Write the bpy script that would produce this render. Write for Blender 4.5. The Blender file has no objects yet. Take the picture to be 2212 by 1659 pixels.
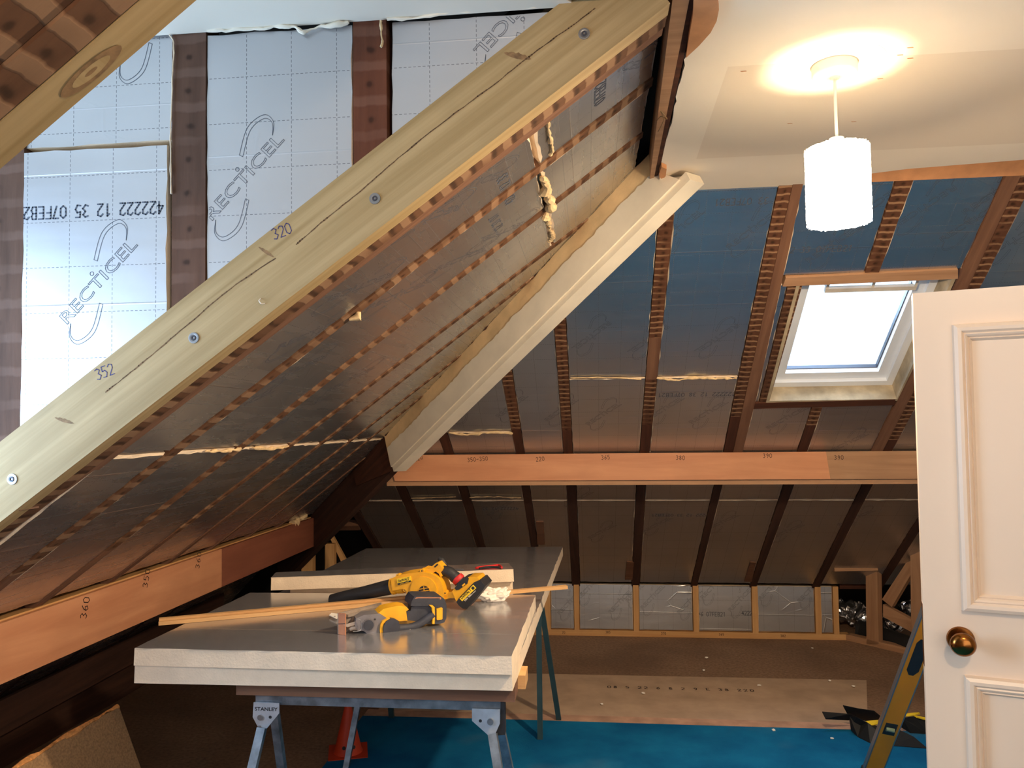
import bpy, bmesh, math, random
from mathutils import Vector, Matrix, noise
random.seed(7)
R = math.radians
scn = bpy.context.scene
COL = scn.collection

# ------------------------------------------------------------------ camera
EYE = Vector((0, 0, 1.45))
FPX, YAW, PIT, ROL, PDX, PDY = 1685.677, .1089909, .03951236, -.0122055, -19.286, 24.007
_f = Vector((-math.sin(YAW)*math.cos(PIT), math.cos(YAW)*math.cos(PIT), math.sin(PIT)))
_r0 = Vector((math.cos(YAW), math.sin(YAW), 0)); _u0 = _r0.cross(_f)
CR = math.cos(ROL)*_r0 + math.sin(ROL)*_u0
CU = -math.sin(ROL)*_r0 + math.cos(ROL)*_u0
cam = bpy.data.cameras.new('camera'); cam_o = bpy.data.objects.new('camera', cam); COL.objects.link(cam_o)
cam.sensor_fit = 'HORIZONTAL'; cam.sensor_width = 36; cam.lens = FPX/2212*36
cam.shift_x = -PDX/2212; cam.shift_y = PDY/2212
cam.clip_start = .02
cam_o.matrix_world = Matrix(((CR.x, CU.x, -_f.x, EYE.x), (CR.y, CU.y, -_f.y, EYE.y), (CR.z, CU.z, -_f.z, EYE.z), (0, 0, 0, 1)))
scn.camera = cam_o

# ------------------------------------------------------------------ exposure, sky, lights
vs = scn.view_settings
vs.view_transform = 'Standard'; vs.look = 'None'; vs.gamma = 1; vs.use_curve_mapping = False
vs.exposure = 0.2
world = bpy.data.worlds.new('overcast_sky'); scn.world = world; world.use_nodes = True
bg = world.node_tree.nodes['Background']; bg.inputs[0].default_value = (.62, .82, 1, 1); bg.inputs[1].default_value = 2.2

def area(name, loc, target, sx, sy, power, col):
    l = bpy.data.lights.new(name, 'AREA'); l.shape = 'RECTANGLE'; l.size = sx; l.size_y = sy
    l.energy = power; l.color = col
    o = bpy.data.objects.new(name, l); COL.objects.link(o); o.location = loc
    o.rotation_euler = (Vector(target)-Vector(loc)).to_track_quat('-Z', 'Y').to_euler()
    return o
def point(name, loc, power, col, r):
    l = bpy.data.lights.new(name, 'POINT'); l.energy = power; l.color = col; l.shadow_soft_size = r
    o = bpy.data.objects.new(name, l); COL.objects.link(o); o.location = loc; return o
DAY = (.46, .69, 1.0); WARM = (1.0, .76, .50)
area('daylight_dormer', (-1.90, 1.08, 1.42), (0, 1.45, 1.45), .75, .8, 31, DAY)
area('daylight_skylight', (1.17, 3.95, 2.25), (1.17, 3.2, 1.3), .55, .75, 22, DAY)
point('bulb_pendant', (.603, 1.928, 1.912), 92, WARM, .035)
point('bulb_landing', (.42, .0, 2.2), 28, (1.0, .73, .47), .03)
area('fill_behind_camera', (.9, -1.45, 1.45), (.3, 3, 1.0), 1.9, 1.3, 17, (.90, .92, 1.0))  # soft fill light added behind the camera; no window is built there

# ------------------------------------------------------------------ measuring helpers (rays onto real planes)
def ray(x, y): return _f + CR*((x-1106-PDX)/FPX) - CU*((y-829.5-PDY)/FPX)
def atY(x, y, Y): d = ray(x, y); return EYE + d*(Y/d.y)
def atZ(x, y, Z): d = ray(x, y); return EYE + d*((Z-EYE.z)/d.z)
def atX(x, y, X): d = ray(x, y); return EYE + d*(X/d.x)
def frame(o, u, v):
    u = Vector(u).normalized(); v = Vector(v).normalized(); n = u.cross(v)
    return Matrix(((u.x, v.x, n.x, o[0]), (u.y, v.y, n.y, o[1]), (u.z, v.z, n.z, o[2]), (0, 0, 0, 1)))
K = .765
FB = frame((0, 4.22, 1.297), (1, 0, 0), (0, -1, K))      # far roof slope
FL = frame((-1.21, 0, 1.297), (0, 1, 0), (1, 0, K))      # left roof slope
FC = frame((0, 1.58, 0), (1, 0, 0), (0, 0, 1))           # dormer cheek
FF = frame((0, 0, 0), (1, 0, 0), (0, 1, 0))              # floor
FK = frame((0, 5.47, 0), (1, 0, 0), (0, 0, 1))           # knee wall
def uv(F, x, y):
    d = ray(x, y); n = F.col[2].to_3d(); p0 = F.col[3].to_3d()
    p = EYE + d*(((p0-EYE).dot(n))/d.dot(n)); q = F.inverted() @ p
    return (q.x, q.y)
def uvn(F, x, y, n=0):
    d_ = ray(x, y); nn = F.col[2].to_3d(); p0 = F.col[3].to_3d()+nn*n; p = EYE+d_*(((p0-EYE).dot(nn))/d_.dot(nn)); q = F.inverted() @ p; return Vector((q.x, q.y, n))
def Bq(*pts): return [uv(FB, *p) for p in pts]
def Lq(*pts): return [uv(FL, *p) for p in pts]
def Cq(*pts): return [uv(FC, *p) for p in pts]

# ------------------------------------------------------------------ materials
MATS = {}
def nodes(name):
    m = bpy.data.materials.new(name); m.use_nodes = True; nt = m.node_tree
    b = nt.nodes['Principled BSDF']; MATS[name] = m
    return m, nt, b
def N(nt, t, **kw):
    n = nt.nodes.new(t)
    for k, v in kw.items():
        if k.startswith('i_'):
            n.inputs[int(k[2:])].default_value = v
        else: setattr(n, k, v)
    return n
def L_(nt, a, b): nt.links.new(a, b)
def lin(c):
    return tuple([(x/255/12.92 if x/255 <= .04045 else ((x/255+.055)/1.055)**2.4) for x in c]) + (1,)
def math_(nt, op, a, b=None, c=None):
    n = N(nt, 'ShaderNodeMath', operation=op)
    for i, s in enumerate((a, b, c)):
        if s is None: continue
        if isinstance(s, (int, float)): n.inputs[i].default_value = s
        else: L_(nt, s, n.inputs[i])
    return n.outputs[0]
def mix(nt, f, a, b):
    n = N(nt, 'ShaderNodeMix', data_type='RGBA')
    for i, s in ((0, f), (6, a), (7, b)):
        if isinstance(s, (int, float, tuple)): n.inputs[i].default_value = s
        else: L_(nt, s, n.inputs[i])
    return n.outputs[2]
def objc(nt, scale=(1, 1, 1), rand=True):
    tc = N(nt, 'ShaderNodeTexCoord'); mp = N(nt, 'ShaderNodeMapping'); mp.inputs[3].default_value = scale
    L_(nt, tc.outputs['Object'], mp.inputs[0])
    if rand:
        oi = N(nt, 'ShaderNodeObjectInfo'); m = math_(nt, 'MULTIPLY', oi.outputs['Random'], 37.0)
        cb = N(nt, 'ShaderNodeCombineXYZ'); L_(nt, m, cb.inputs[0]); L_(nt, m, cb.inputs[1]); L_(nt, m, cb.inputs[2])
        L_(nt, cb.outputs[0], mp.inputs[1])
    return tc, mp.outputs[0]
def noise_(nt, vec, sc, det=4, rough=.55, dist=0):
    n = N(nt, 'ShaderNodeTexNoise'); n.inputs['Scale'].default_value = sc; n.inputs['Detail'].default_value = det
    n.inputs['Roughness'].default_value = rough; n.inputs['Distortion'].default_value = dist
    L_(nt, vec, n.inputs['Vector']); return n.outputs[0]
def ramp(nt, f, *st):
    r = N(nt, 'ShaderNodeValToRGB'); e = r.color_ramp.elements
    while len(e) < len(st): e.new(.5)
    for i, (p, c) in enumerate(st): e[i].position = p; e[i].color = c if len(c) == 4 else tuple(c)+(1,)
    L_(nt, f, r.inputs[0]); return r.outputs[0]
def bump(nt, b, h, st=.3, d=.01):
    n = N(nt, 'ShaderNodeBump'); n.inputs['Strength'].default_value = st; n.inputs['Distance'].default_value = d
    L_(nt, h, n.inputs['Height']); L_(nt, n.outputs[0], b.inputs['Normal'])

def m_plain(name, c, rough=.6, metal=0, var=.12, sc=8, bmp=0, spec=.5):
    m, nt, b = nodes(name); tc, v = objc(nt)
    c = lin(c); n = noise_(nt, v, sc)
    d = tuple(x*(1-var*1.6) for x in c[:3])+(1,); e = tuple(min(1, x*(1+var)) for x in c[:3])+(1,)
    L_(nt, ramp(nt, n, (.3, d), (.7, e)), b.inputs['Base Color'])
    b.inputs['Roughness'].default_value = rough; b.inputs['Metallic'].default_value = metal
    b.inputs['Specular IOR Level'].default_value = spec
    if bmp: bump(nt, b, noise_(nt, v, sc*12), bmp, .004)
    return m
def m_wood(name, c1, c2, along=1.3, across=22, rough=.65, knots=0, bmp=.12):
    """grain runs along local X"""
    m, nt, b = nodes(name); tc, v = objc(nt, (along, across, across))
    n = noise_(nt, v, 1.6, 6, .6, .6); _, v2 = objc(nt, (3, 5, 5)); n2 = noise_(nt, v2, 1.2, 3)
    col = ramp(nt, n, (.3, lin(c1)), (.68, lin(c2)))
    mid = tuple((a+b_)/2*.78 for a, b_ in zip(lin(c1), lin(c2)))
    col = mix(nt, math_(nt, 'MULTIPLY', ramp(nt, n2, (.45, (0, 0, 0)), (.75, (1, 1, 1))), .5), col, mid[:3]+(1,))
    if knots:
        _, v3 = objc(nt, (1.7, 7, 7)); vo = N(nt, 'ShaderNodeTexVoronoi'); L_(nt, v3, vo.inputs['Vector']); vo.inputs['Scale'].default_value = knots
        k = ramp(nt, vo.outputs['Distance'], (.04, (1, 1, 1)), (.13, (0, 0, 0)))
        col = mix(nt, math_(nt, 'MULTIPLY', k, .75), col, tuple(x*.3 for x in lin(c1)[:3])+(1,))
    L_(nt, col, b.inputs['Base Color']); b.inputs['Roughness'].default_value = rough
    b.inputs['Specular IOR Level'].default_value = .3
    if bmp: bump(nt, b, n, bmp, .003)
    return m
def m_lath(name, c, stripe, pitch=.034, amt=.8, wide=.30, dark=.35):
    """old rafter face: plaster ridges left by laths, nail stains between; along local X"""
    m, nt, b = nodes(name); tc = N(nt, 'ShaderNodeTexCoord'); sp = N(nt, 'ShaderNodeSeparateXYZ'); L_(nt, tc.outputs['Object'], sp.inputs[0])
    _, v = objc(nt, (10, 24, 24)); w = noise_(nt, v, 1, 3); _, v2 = objc(nt, (2, 16, 16)); g = noise_(nt, v2, 1.5, 5)
    _, v4 = objc(nt, (4.5, 4.5, 4.5)); big = noise_(nt, v4, 1, 2)
    x = math_(nt, 'ADD', sp.outputs[0], math_(nt, 'MULTIPLY', w, .016))
    fr = math_(nt, 'FRACT', math_(nt, 'DIVIDE', x, pitch))
    s = ramp(nt, fr, (0, (0, 0, 0)), (.06, (1, 1, 1)), (wide-.04, (1, 1, 1)), (wide+.04, (0, 0, 0)))
    s = math_(nt, 'MULTIPLY', math_(nt, 'MULTIPLY', s, ramp(nt, big, (.38, (.1, .1, .1)), (.5, (1, 1, 1)))), amt)
    base = ramp(nt, g, (.3, tuple(q*.6 for q in lin(c)[:3])), (.7, lin(c)))
    fc = math_(nt, 'SUBTRACT', fr, .62); fc = math_(nt, 'MULTIPLY', fc, pitch)
    wob = math_(nt, 'MULTIPLY', math_(nt, 'SUBTRACT', w, .5), .03)
    yy = math_(nt, 'ADD', sp.outputs[1], wob)
    r2 = math_(nt, 'ADD', math_(nt, 'POWER', math_(nt, 'ABSOLUTE', fc), 2), math_(nt, 'MULTIPLY', math_(nt, 'POWER', math_(nt, 'ABSOLUTE', yy), 2), .8))
    spot = ramp(nt, math_(nt, 'SQRT', r2), (.003, (1, 1, 1)), (.009, (0, 0, 0)))
    col = mix(nt, s, base, lin(stripe)); col = mix(nt, math_(nt, 'MULTIPLY', spot, .75), col, tuple(q*dark*.4 for q in lin(c)[:3])+(1,))
    L_(nt, col, b.inputs['Base Color']); b.inputs['Roughness'].default_value = .8; b.inputs['Specular IOR Level'].default_value = .2
    bump(nt, b, math_(nt, 'ADD', s, g), .4, .004); return m
def m_foil(name, tint=(205, 208, 212), rough=.33, grid=.1, print_amt=.75, crink=.25, off=(0, 0), metal=.965):
    """aluminium foil facing with printed dashed 100 mm grid; local XY in metres"""
    m, nt, b = nodes(name); tc = N(nt, 'ShaderNodeTexCoord'); sp = N(nt, 'ShaderNodeSeparateXYZ'); L_(nt, tc.outputs['Object'], sp.inputs[0])
    X = math_(nt, 'ADD', sp.outputs[0], off[0]+50); Y = math_(nt, 'ADD', sp.outputs[1], off[1]+50)
    def line(a, c_):
        fa = math_(nt, 'FRACT', math_(nt, 'DIVIDE', a, grid)); la = math_(nt, 'LESS_THAN', math_(nt, 'ABSOLUTE', math_(nt, 'SUBTRACT', fa, .5)), .0065)
        fc = math_(nt, 'FRACT', math_(nt, 'DIVIDE', c_, .0102)); return math_(nt, 'MULTIPLY', la, math_(nt, 'LESS_THAN', fc, .6))
    ln = math_(nt, 'MULTIPLY', math_(nt, 'MAXIMUM', line(X, Y), line(Y, X)), print_amt)
    _, v = objc(nt, (1, 1, 1)); big = noise_(nt, v, 2.2, 3); fine = noise_(nt, v, 34, 4, .6)
    _, v5 = objc(nt, (1.2, 11, 1)); drag = noise_(nt, v5, 2.4, 4)
    col = ramp(nt, big, (.3, tuple(q*.88 for q in lin(tint)[:3])), (.7, lin(tint)))
    L_(nt, mix(nt, ln, col, (.03, .035, .05, 1)), b.inputs['Base Color'])
    L_(nt, math_(nt, 'SUBTRACT', metal, math_(nt, 'MULTIPLY', ln, metal*.8)), b.inputs['Metallic'])
    rr = math_(nt, 'ADD', rough-.07, math_(nt, 'MULTIPLY', drag, .14)); L_(nt, math_(nt, 'ADD', rr, math_(nt, 'MULTIPLY', ln, .2)), b.inputs['Roughness'])
    # a few straight creases across the sheet
    oi = N(nt, 'ShaderNodeObjectInfo'); fy = math_(nt, 'FRACT', math_(nt, 'ADD', math_(nt, 'DIVIDE', Y, .29), math_(nt, 'MULTIPLY', oi.outputs['Random'], 9)))
    cr = ramp(nt, math_(nt, 'ABSOLUTE', math_(nt, 'SUBTRACT', fy, .5)), (0, (1, 1, 1)), (.006, (0, 0, 0)))
    vo = N(nt, 'ShaderNodeTexVoronoi', feature='DISTANCE_TO_EDGE'); _, v6 = objc(nt, (3, 5, 3)); L_(nt, v6, vo.inputs['Vector']); vo.inputs['Scale'].default_value = 1.5
    ce = math_(nt, 'MULTIPLY', ramp(nt, vo.outputs['Distance'], (0, (1, 1, 1)), (.02, (0, 0, 0))), ramp(nt, noise_(nt, v, 3.5, 2), (.55, (0, 0, 0)), (.7, (1, 1, 1))))
    h = math_(nt, 'ADD', math_(nt, 'MULTIPLY', big, 1.6), math_(nt, 'ADD', math_(nt, 'MULTIPLY', fine, .1), math_(nt, 'ADD', math_(nt, 'MULTIPLY', cr, .5), math_(nt, 'MULTIPLY', ce, .35*crink*2))))
    bump(nt, b, h, crink, .006); return m

M = dict(
 foil=m_foil('foil_facing'),
 foil_cheek=m_foil('foil_facing_cheek', (206, 208, 214), .42, off=(.0705, .042), metal=.85),
 foil_knee=m_foil('foil_facing_knee', rough=.36, crink=.75),
 foil_top=m_foil('foil_facing_sheet', (200, 200, 204), .2, print_amt=.2, crink=.12, metal=.78),
 foil_left=m_foil('foil_facing_left', rough=.27, metal=.935),
 duct=m_foil('foil_duct', (220, 220, 224), .2, print_amt=0, crink=1),
 foam=m_plain('foam_core', (230, 210, 184), .9, var=.06, sc=14, bmp=.35),
 foamlump=m_plain('expanding_foam', (226, 196, 150), .9, var=.2, sc=30, bmp=.5),
 ink=m_plain('print_ink', (82, 88, 102), .7, var=.05),
 blueink=m_plain('pen_ink', (34, 38, 110), .7, var=.05),
 blackink=m_plain('marker_ink', (40, 24, 22), .8, var=.05),
 lath=m_lath('old_rafter_lath', (98, 64, 46), (158, 122, 92)),
 lathL=m_lath('old_rafter_patches', (112, 78, 56), (168, 134, 104), .055, .5, .45),
 lathC=m_lath('old_stud', (104, 76, 62), (130, 104, 92), .075, .3, .3),
 lathR=m_lath('old_stud_red', (104, 62, 44), (134, 98, 82), .075, .3, .3),
 old=m_wood('old_dark_timber', (58, 32, 22), (88, 50, 34), rough=.8),
 olddark=m_wood('darker_old_timber', (52, 32, 26), (76, 48, 36), rough=.85),  # old timber in a slightly darker brown
 oldred=m_wood('old_red_timber', (100, 68, 52), (128, 92, 70), rough=.8),
 ply=m_wood('plywood_fascia', (190, 128, 92), (212, 152, 112), .8, 9, .5, bmp=.04),
 plyred=m_wood('plywood_fascia_red', (128, 76, 58), (150, 92, 70), .8, 9, .5, bmp=.04),
 beam=m_wood('treated_beam', (150, 126, 84), (182, 158, 116), .6, 26, .6, knots=.9),
 pine=m_wood('pine', (196, 146, 92), (220, 176, 122), 1, 20, .6, knots=.6),
 pinedim=m_wood('sawn_pine', (158, 118, 88), (184, 144, 110), 1, 20, .7),
 white=m_plain('ceiling_paint', (232, 222, 204), .85, var=.03, sc=2.2),
 torn=m_plain('torn_board_paper', (196, 140, 96), .9, var=.15, sc=12),
 tan=m_plain('old_plaster_skim', (226, 194, 146), .9, var=.14, sc=7, bmp=.2),
 bead=m_plain('painted_corner', (234, 224, 204), .8, var=.06, sc=6, bmp=.1),
 door=m_plain('door_gloss', (236, 213, 188), .34, var=.015, sc=3, bmp=.03),
 upvc=m_plain('white_window_frame', (226, 232, 240), .35, var=.02),
 reveal=m_plain('foamy_reveal', (176, 160, 132), .85, var=.25, sc=9, bmp=.3),
 grey=m_plain('grey_metal', (150, 152, 156), .38, .8, .06),
 galv=m_plain('galvanised_steel', (134, 142, 150), .42, .8, .3, 22),
 darksteel=m_plain('dark_painted_steel', (72, 72, 80), .45, .3, .1),
 brass=m_plain('aged_brass', (150, 96, 46), .22, 1, .12),
 yellow=m_plain('yellow_plastic', (234, 168, 26), .48, var=.08, sc=20),
 lvl=m_plain('yellow_level_paint', (240, 150, 8), .42, var=.05),
 strip=m_plain('yellow_edge', (220, 190, 40), .5, var=.05),
 label=m_plain('yellow_label', (244, 204, 40), .5, var=.02),
 black=m_plain('black_rubber', (34, 33, 36), .6, var=.15, sc=20),
 navy=m_plain('worn_black_rubber', (50, 52, 62), .6, var=.25, sc=26),
 housing=m_plain('grey_gear_housing', (116, 112, 116), .55, .2, .15, 18),
 shoe=m_plain('worn_shoe_plate', (176, 162, 150), .45, .5, .2, 14),
 shoewood=m_plain('brown_shoe_cover', (190, 128, 92), .5, .1, .2, 14),  # brown tone of the shoe nose and the battery seam
 red=m_plain('red_band', (200, 34, 34), .5, var=.05),
 cone=m_plain('cone_orange', (206, 62, 26), .55, var=.1),
 sheetblack=m_plain('black_plastic_sheet', (14, 15, 17), .7, var=.1),
 paper=m_plain('white_tissue', (242, 234, 224), .9, var=.03),
 chip=m_plain('chipboard', (158, 124, 88), .85, var=.2, sc=130, bmp=.2),
 pvc=m_plain('black_pipe_lagging', (30, 28, 30), .8, var=.1),
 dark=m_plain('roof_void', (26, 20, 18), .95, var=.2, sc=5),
 wallp=m_plain('wall_paint', (214, 200, 180), .85, var=.03, sc=2),
 rope=m_plain('twine', (150, 120, 84), .9),
)
# floor boards
def mk_floor():
    m, nt, b = nodes('chipboard_floor'); tc, v = objc(nt, rand=False); n = noise_(nt, v, 60, 3); n2 = noise_(nt, v, 1.6, 4)
    c = ramp(nt, n, (.3, lin((120, 92, 70))), (.7, lin((158, 126, 100))))
    c = mix(nt, math_(nt, 'MULTIPLY', ramp(nt, n2, (.42, (0, 0, 0)), (.62, (1, 1, 1))), .45), c, lin((92, 66, 48)))
    L_(nt, c, b.inputs['Base Color']); b.inputs['Roughness'].default_value = .75; bump(nt, b, n, .15, .003); return m
M['floor'] = mk_floor()
def mk_carpet():
    m, nt, b = nodes('teal_carpet'); tc, v = objc(nt, rand=False); n = noise_(nt, v, 260, 2); n2 = noise_(nt, v, 3.2, 4); n3 = noise_(nt, v, 1.4, 3)
    c = ramp(nt, n2, (.35, lin((8, 88, 134))), (.7, lin((20, 116, 160))))
    c = mix(nt, math_(nt, 'MULTIPLY', ramp(nt, n3, (.56, (0, 0, 0)), (.72, (1, 1, 1))), .4), c, lin((104, 130, 134)))
    L_(nt, c, b.inputs['Base Color']); b.inputs['Roughness'].default_value = .95; b.inputs['Specular IOR Level'].default_value = .1
    bump(nt, b, n, .6, .006); return m
M['carpet'] = mk_carpet()
def mk_ceil():
    m, nt, b = nodes('ceiling_skim'); tc = N(nt, 'ShaderNodeTexCoord'); sp = N(nt, 'ShaderNodeSeparateXYZ'); L_(nt, tc.outputs['Object'], sp.inputs[0])
    _, v = objc(nt, rand=False); n = noise_(nt, v, 1.8, 3)
    c = ramp(nt, n, (.3, lin((240, 228, 208))), (.7, lin((246, 236, 220))))
    x1 = math_(nt, 'GREATER_THAN', math_(nt, 'ADD', sp.outputs[0], math_(nt, 'MULTIPLY', sp.outputs[1], -.02)), .31)
    y1 = math_(nt, 'GREATER_THAN', math_(nt, 'ADD', sp.outputs[1], math_(nt, 'MULTIPLY', n, .02)), 1.91); y2 = math_(nt, 'LESS_THAN', sp.outputs[1], 2.56)
    k = math_(nt, 'MULTIPLY', math_(nt, 'MULTIPLY', x1, y1), y2)
    L_(nt, mix(nt, math_(nt, 'MULTIPLY', k, .55), c, lin((224, 208, 186))), b.inputs['Base Color']); b.inputs['Roughness'].default_value = .85; return m
M['ceil'] = mk_ceil()
def mk_glow():
    m = bpy.data.materials.new('glowing_beaded_shade'); m.use_nodes = True; nt = m.node_tree; b = nt.nodes['Principled BSDF']
    b.inputs['Base Color'].default_value = (.9, .85, .75, 1); b.inputs['Emission Color'].default_value = (1, .80, .55, 1)
    b.inputs['Emission Strength'].default_value = 13; return m
M['glow'] = mk_glow()
def mk_glass():
    m = bpy.data.materials.new('window_glass'); m.use_nodes = True; nt = m.node_tree; nt.nodes.clear()
    o = nt.nodes.new('ShaderNodeOutputMaterial'); t = nt.nodes.new('ShaderNodeBsdfTransparent'); g = nt.nodes.new('ShaderNodeBsdfGlossy')
    g.inputs['Roughness'].default_value = .05; mx = nt.nodes.new('ShaderNodeMixShader'); mx.inputs[0].default_value = .05
    L_(nt, t.outputs[0], mx.inputs[1]); L_(nt, g.outputs[0], mx.inputs[2]); L_(nt, mx.outputs[0], o.inputs[0])
    return m
M['glass'] = mk_glass()

# ------------------------------------------------------------------ builders
def tag(o, label=None, cat=None, group=None, kind=None):
    if label: o['label'] = label
    if cat: o['category'] = cat
    if group: o['group'] = group
    if kind: o['kind'] = kind
    return o
def link(name, me, mats, F=None, parent=None, smooth=False):
    for m in (mats if isinstance(mats, (list, tuple)) else [mats]): me.materials.append(M[m])
    if smooth:
        for p in me.polygons: p.use_smooth = True
    o = bpy.data.objects.new(name, me); COL.objects.link(o)
    if F is not None: o.matrix_world = F
    if parent is not None:
        o.parent = parent; o.matrix_parent_inverse = parent.matrix_world.inverted()
    return o
def empty(name, loc, label=None, cat=None, group=None, rz=0):
    o = bpy.data.objects.new(name, None); COL.objects.link(o); o.empty_display_size = .05
    o.matrix_world = Matrix.Translation(Vector(loc)) @ Matrix.Rotation(rz, 4, 'Z')
    return tag(o, label, cat, group)
def ccw(p):
    a = sum(p[i][0]*p[(i+1) % len(p)][1]-p[(i+1) % len(p)][0]*p[i][1] for i in range(len(p)))
    return p if a > 0 else p[::-1]
def obj(name, bm, mats, F=None, parent=None, smooth=False, bev=0, seg=2):
    if bev:
        es = [e for e in bm.edges if len(e.link_faces) == 2 and e.calc_face_angle(0) > .5]
        bmesh.ops.bevel(bm, geom=es, offset=bev, segments=seg, affect='EDGES', profile=.5)
    bmesh.ops.recalc_face_normals(bm, faces=bm.faces)
    me = bpy.data.meshes.new(name); bm.to_mesh(me); bm.free()
    o = link(name, me, mats, F, parent)
    if smooth or (bev and seg > 1):
        for p in me.polygons: p.use_smooth = True
        try: me.set_sharp_from_angle(angle=R(38))
        except Exception: pass
    return o
def bm_prism(poly, n0, n1, bm=None, mi=0):
    bm = bm or bmesh.new(); poly = ccw(poly)
    a = [bm.verts.new((x, y, n0)) for x, y in poly]; b = [bm.verts.new((x, y, n1)) for x, y in poly]
    fs = [bm.faces.new(b), bm.faces.new(a[::-1])]
    for i in range(len(poly)):
        j = (i+1) % len(poly); fs.append(bm.faces.new((a[i], a[j], b[j], b[i])))
    for f in fs: f.material_index = mi
    return bm
def bm_box(bm, x0, x1, y0, y1, z0, z1, mi=0): return bm_prism([(x0, y0), (x1, y0), (x1, y1), (x0, y1)], z0, z1, bm, mi)
def prism(name, F, poly, n0, n1, mat, parent=None, bev=0):
    return obj(name, bm_prism(poly, n0, n1), mat, F, parent, bev=bev, seg=1)
def box(name, x0, x1, y0, y1, z0, z1, mat, parent=None, bev=0):
    """grain along the longest side"""
    c = Vector(((x0+x1)/2, (y0+y1)/2, (z0+z1)/2)); d = (abs(x1-x0), abs(y1-y0), abs(z1-z0)); k = d.index(max(d))
    ax = [Vector((1, 0, 0)), Vector((0, 1, 0)), Vector((0, 0, 1))]; F = frame(c, ax[k], ax[(k+1) % 3])
    e = (d[k]/2, d[(k+1) % 3]/2, d[(k+2) % 3]/2)
    return obj(name, bm_box(bmesh.new(), -e[0], e[0], -e[1], e[1], -e[2], e[2]), mat, F, parent, bev=bev, seg=1)
def timber(name, F, quad, n0, n1, mat, parent=None, bev=0):
    """quad: bottom-left, bottom-right, top-right, top-left in plane F; local X runs bottom to top"""
    b = (Vector(quad[0])+Vector(quad[1]))/2; t = (Vector(quad[2])+Vector(quad[3]))/2
    d = (t-b).normalized(); a3 = (F.to_3x3() @ Vector((d.x, d.y, 0))); n3 = F.col[2].to_3d(); c3 = n3.cross(a3)
    o3 = F @ Vector((b.x, b.y, 0)); G = frame(o3, a3, c3); Gi = G.inverted()
    loc = [(Gi @ (F @ Vector((p[0], p[1], 0)))) for p in quad]
    return obj(name, bm_prism([(p.x, p.y) for p in loc], n0, n1), mat, G, parent, bev=bev, seg=1)
def stick(name, p, q, w, h, mat, up=(0, 0, 1), parent=None, bev=0):
    """bar from p to q, w across, h along up"""
    p, q, up = Vector(p), Vector(q), Vector(up); d = (q-p); l = d.length; d.normalize()
    s = up.cross(d).normalized(); F = frame(p, d, s)
    return obj(name, bm_box(bmesh.new(), 0, l, -w/2, w/2, -h/2, h/2), mat, F, parent, bev=bev, seg=1)
def bm_tube(pts, rads, bm=None, seg=14, mi=0, cap=True):
    bm = bm or bmesh.new(); pts = [Vector(p) for p in pts]
    if isinstance(rads, (int, float)): rads = [rads]*len(pts)
    rings = []; prev = None
    for i, p in enumerate(pts):
        d = (pts[min(i+1, len(pts)-1)]-pts[max(i-1, 0)]).normalized()
        if prev is None: s = d.orthogonal().normalized()
        else: s = (prev-d*prev.dot(d)).normalized()
        prev = s; t = d.cross(s)
        rings.append([bm.verts.new(p+(s*math.cos(2*math.pi*k/seg)+t*math.sin(2*math.pi*k/seg))*rads[i]) for k in range(seg)])
    for a, b in zip(rings, rings[1:]):
        for k in range(seg):
            f = bm.faces.new((a[k], a[(k+1) % seg], b[(k+1) % seg], b[k])); f.material_index = mi
    if cap:
        for r_ in (rings[0][::-1], rings[-1]): f = bm.faces.new(r_); f.material_index = mi
    return bm
def tube(name, pts, rads, mat, parent=None, seg=14): return obj(name, bm_tube(pts, rads, seg=seg), mat, None, parent, smooth=True)
def smoothpath(pts, n=5):
    pts = [Vector(p) for p in pts]; out = []
    for i in range(len(pts)-1):
        p0 = pts[max(i-1, 0)]; p1 = pts[i]; p2 = pts[i+1]; p3 = pts[min(i+2, len(pts)-1)]
        for k in range(n):
            t = k/n; out.append(.5*((2*p1)+(p2-p0)*t+(2*p0-5*p1+4*p2-p3)*t*t+(3*p1-p0-3*p2+p3)*t**3))
    out.append(pts[-1]); return out
def lathe(name, prof, mat, F, parent=None, seg=32):
    bm = bmesh.new(); rings = []
    for r, z in prof: rings.append([bm.verts.new((max(r, 1e-4)*math.cos(2*math.pi*k/seg), max(r, 1e-4)*math.sin(2*math.pi*k/seg), z)) for k in range(seg)])
    for a, b in zip(rings, rings[1:]):
        for k in range(seg): bm.faces.new((a[k], a[(k+1) % seg], b[(k+1) % seg], b[k]))
    return obj(name, bm, mat, F, parent, smooth=True)

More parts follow.
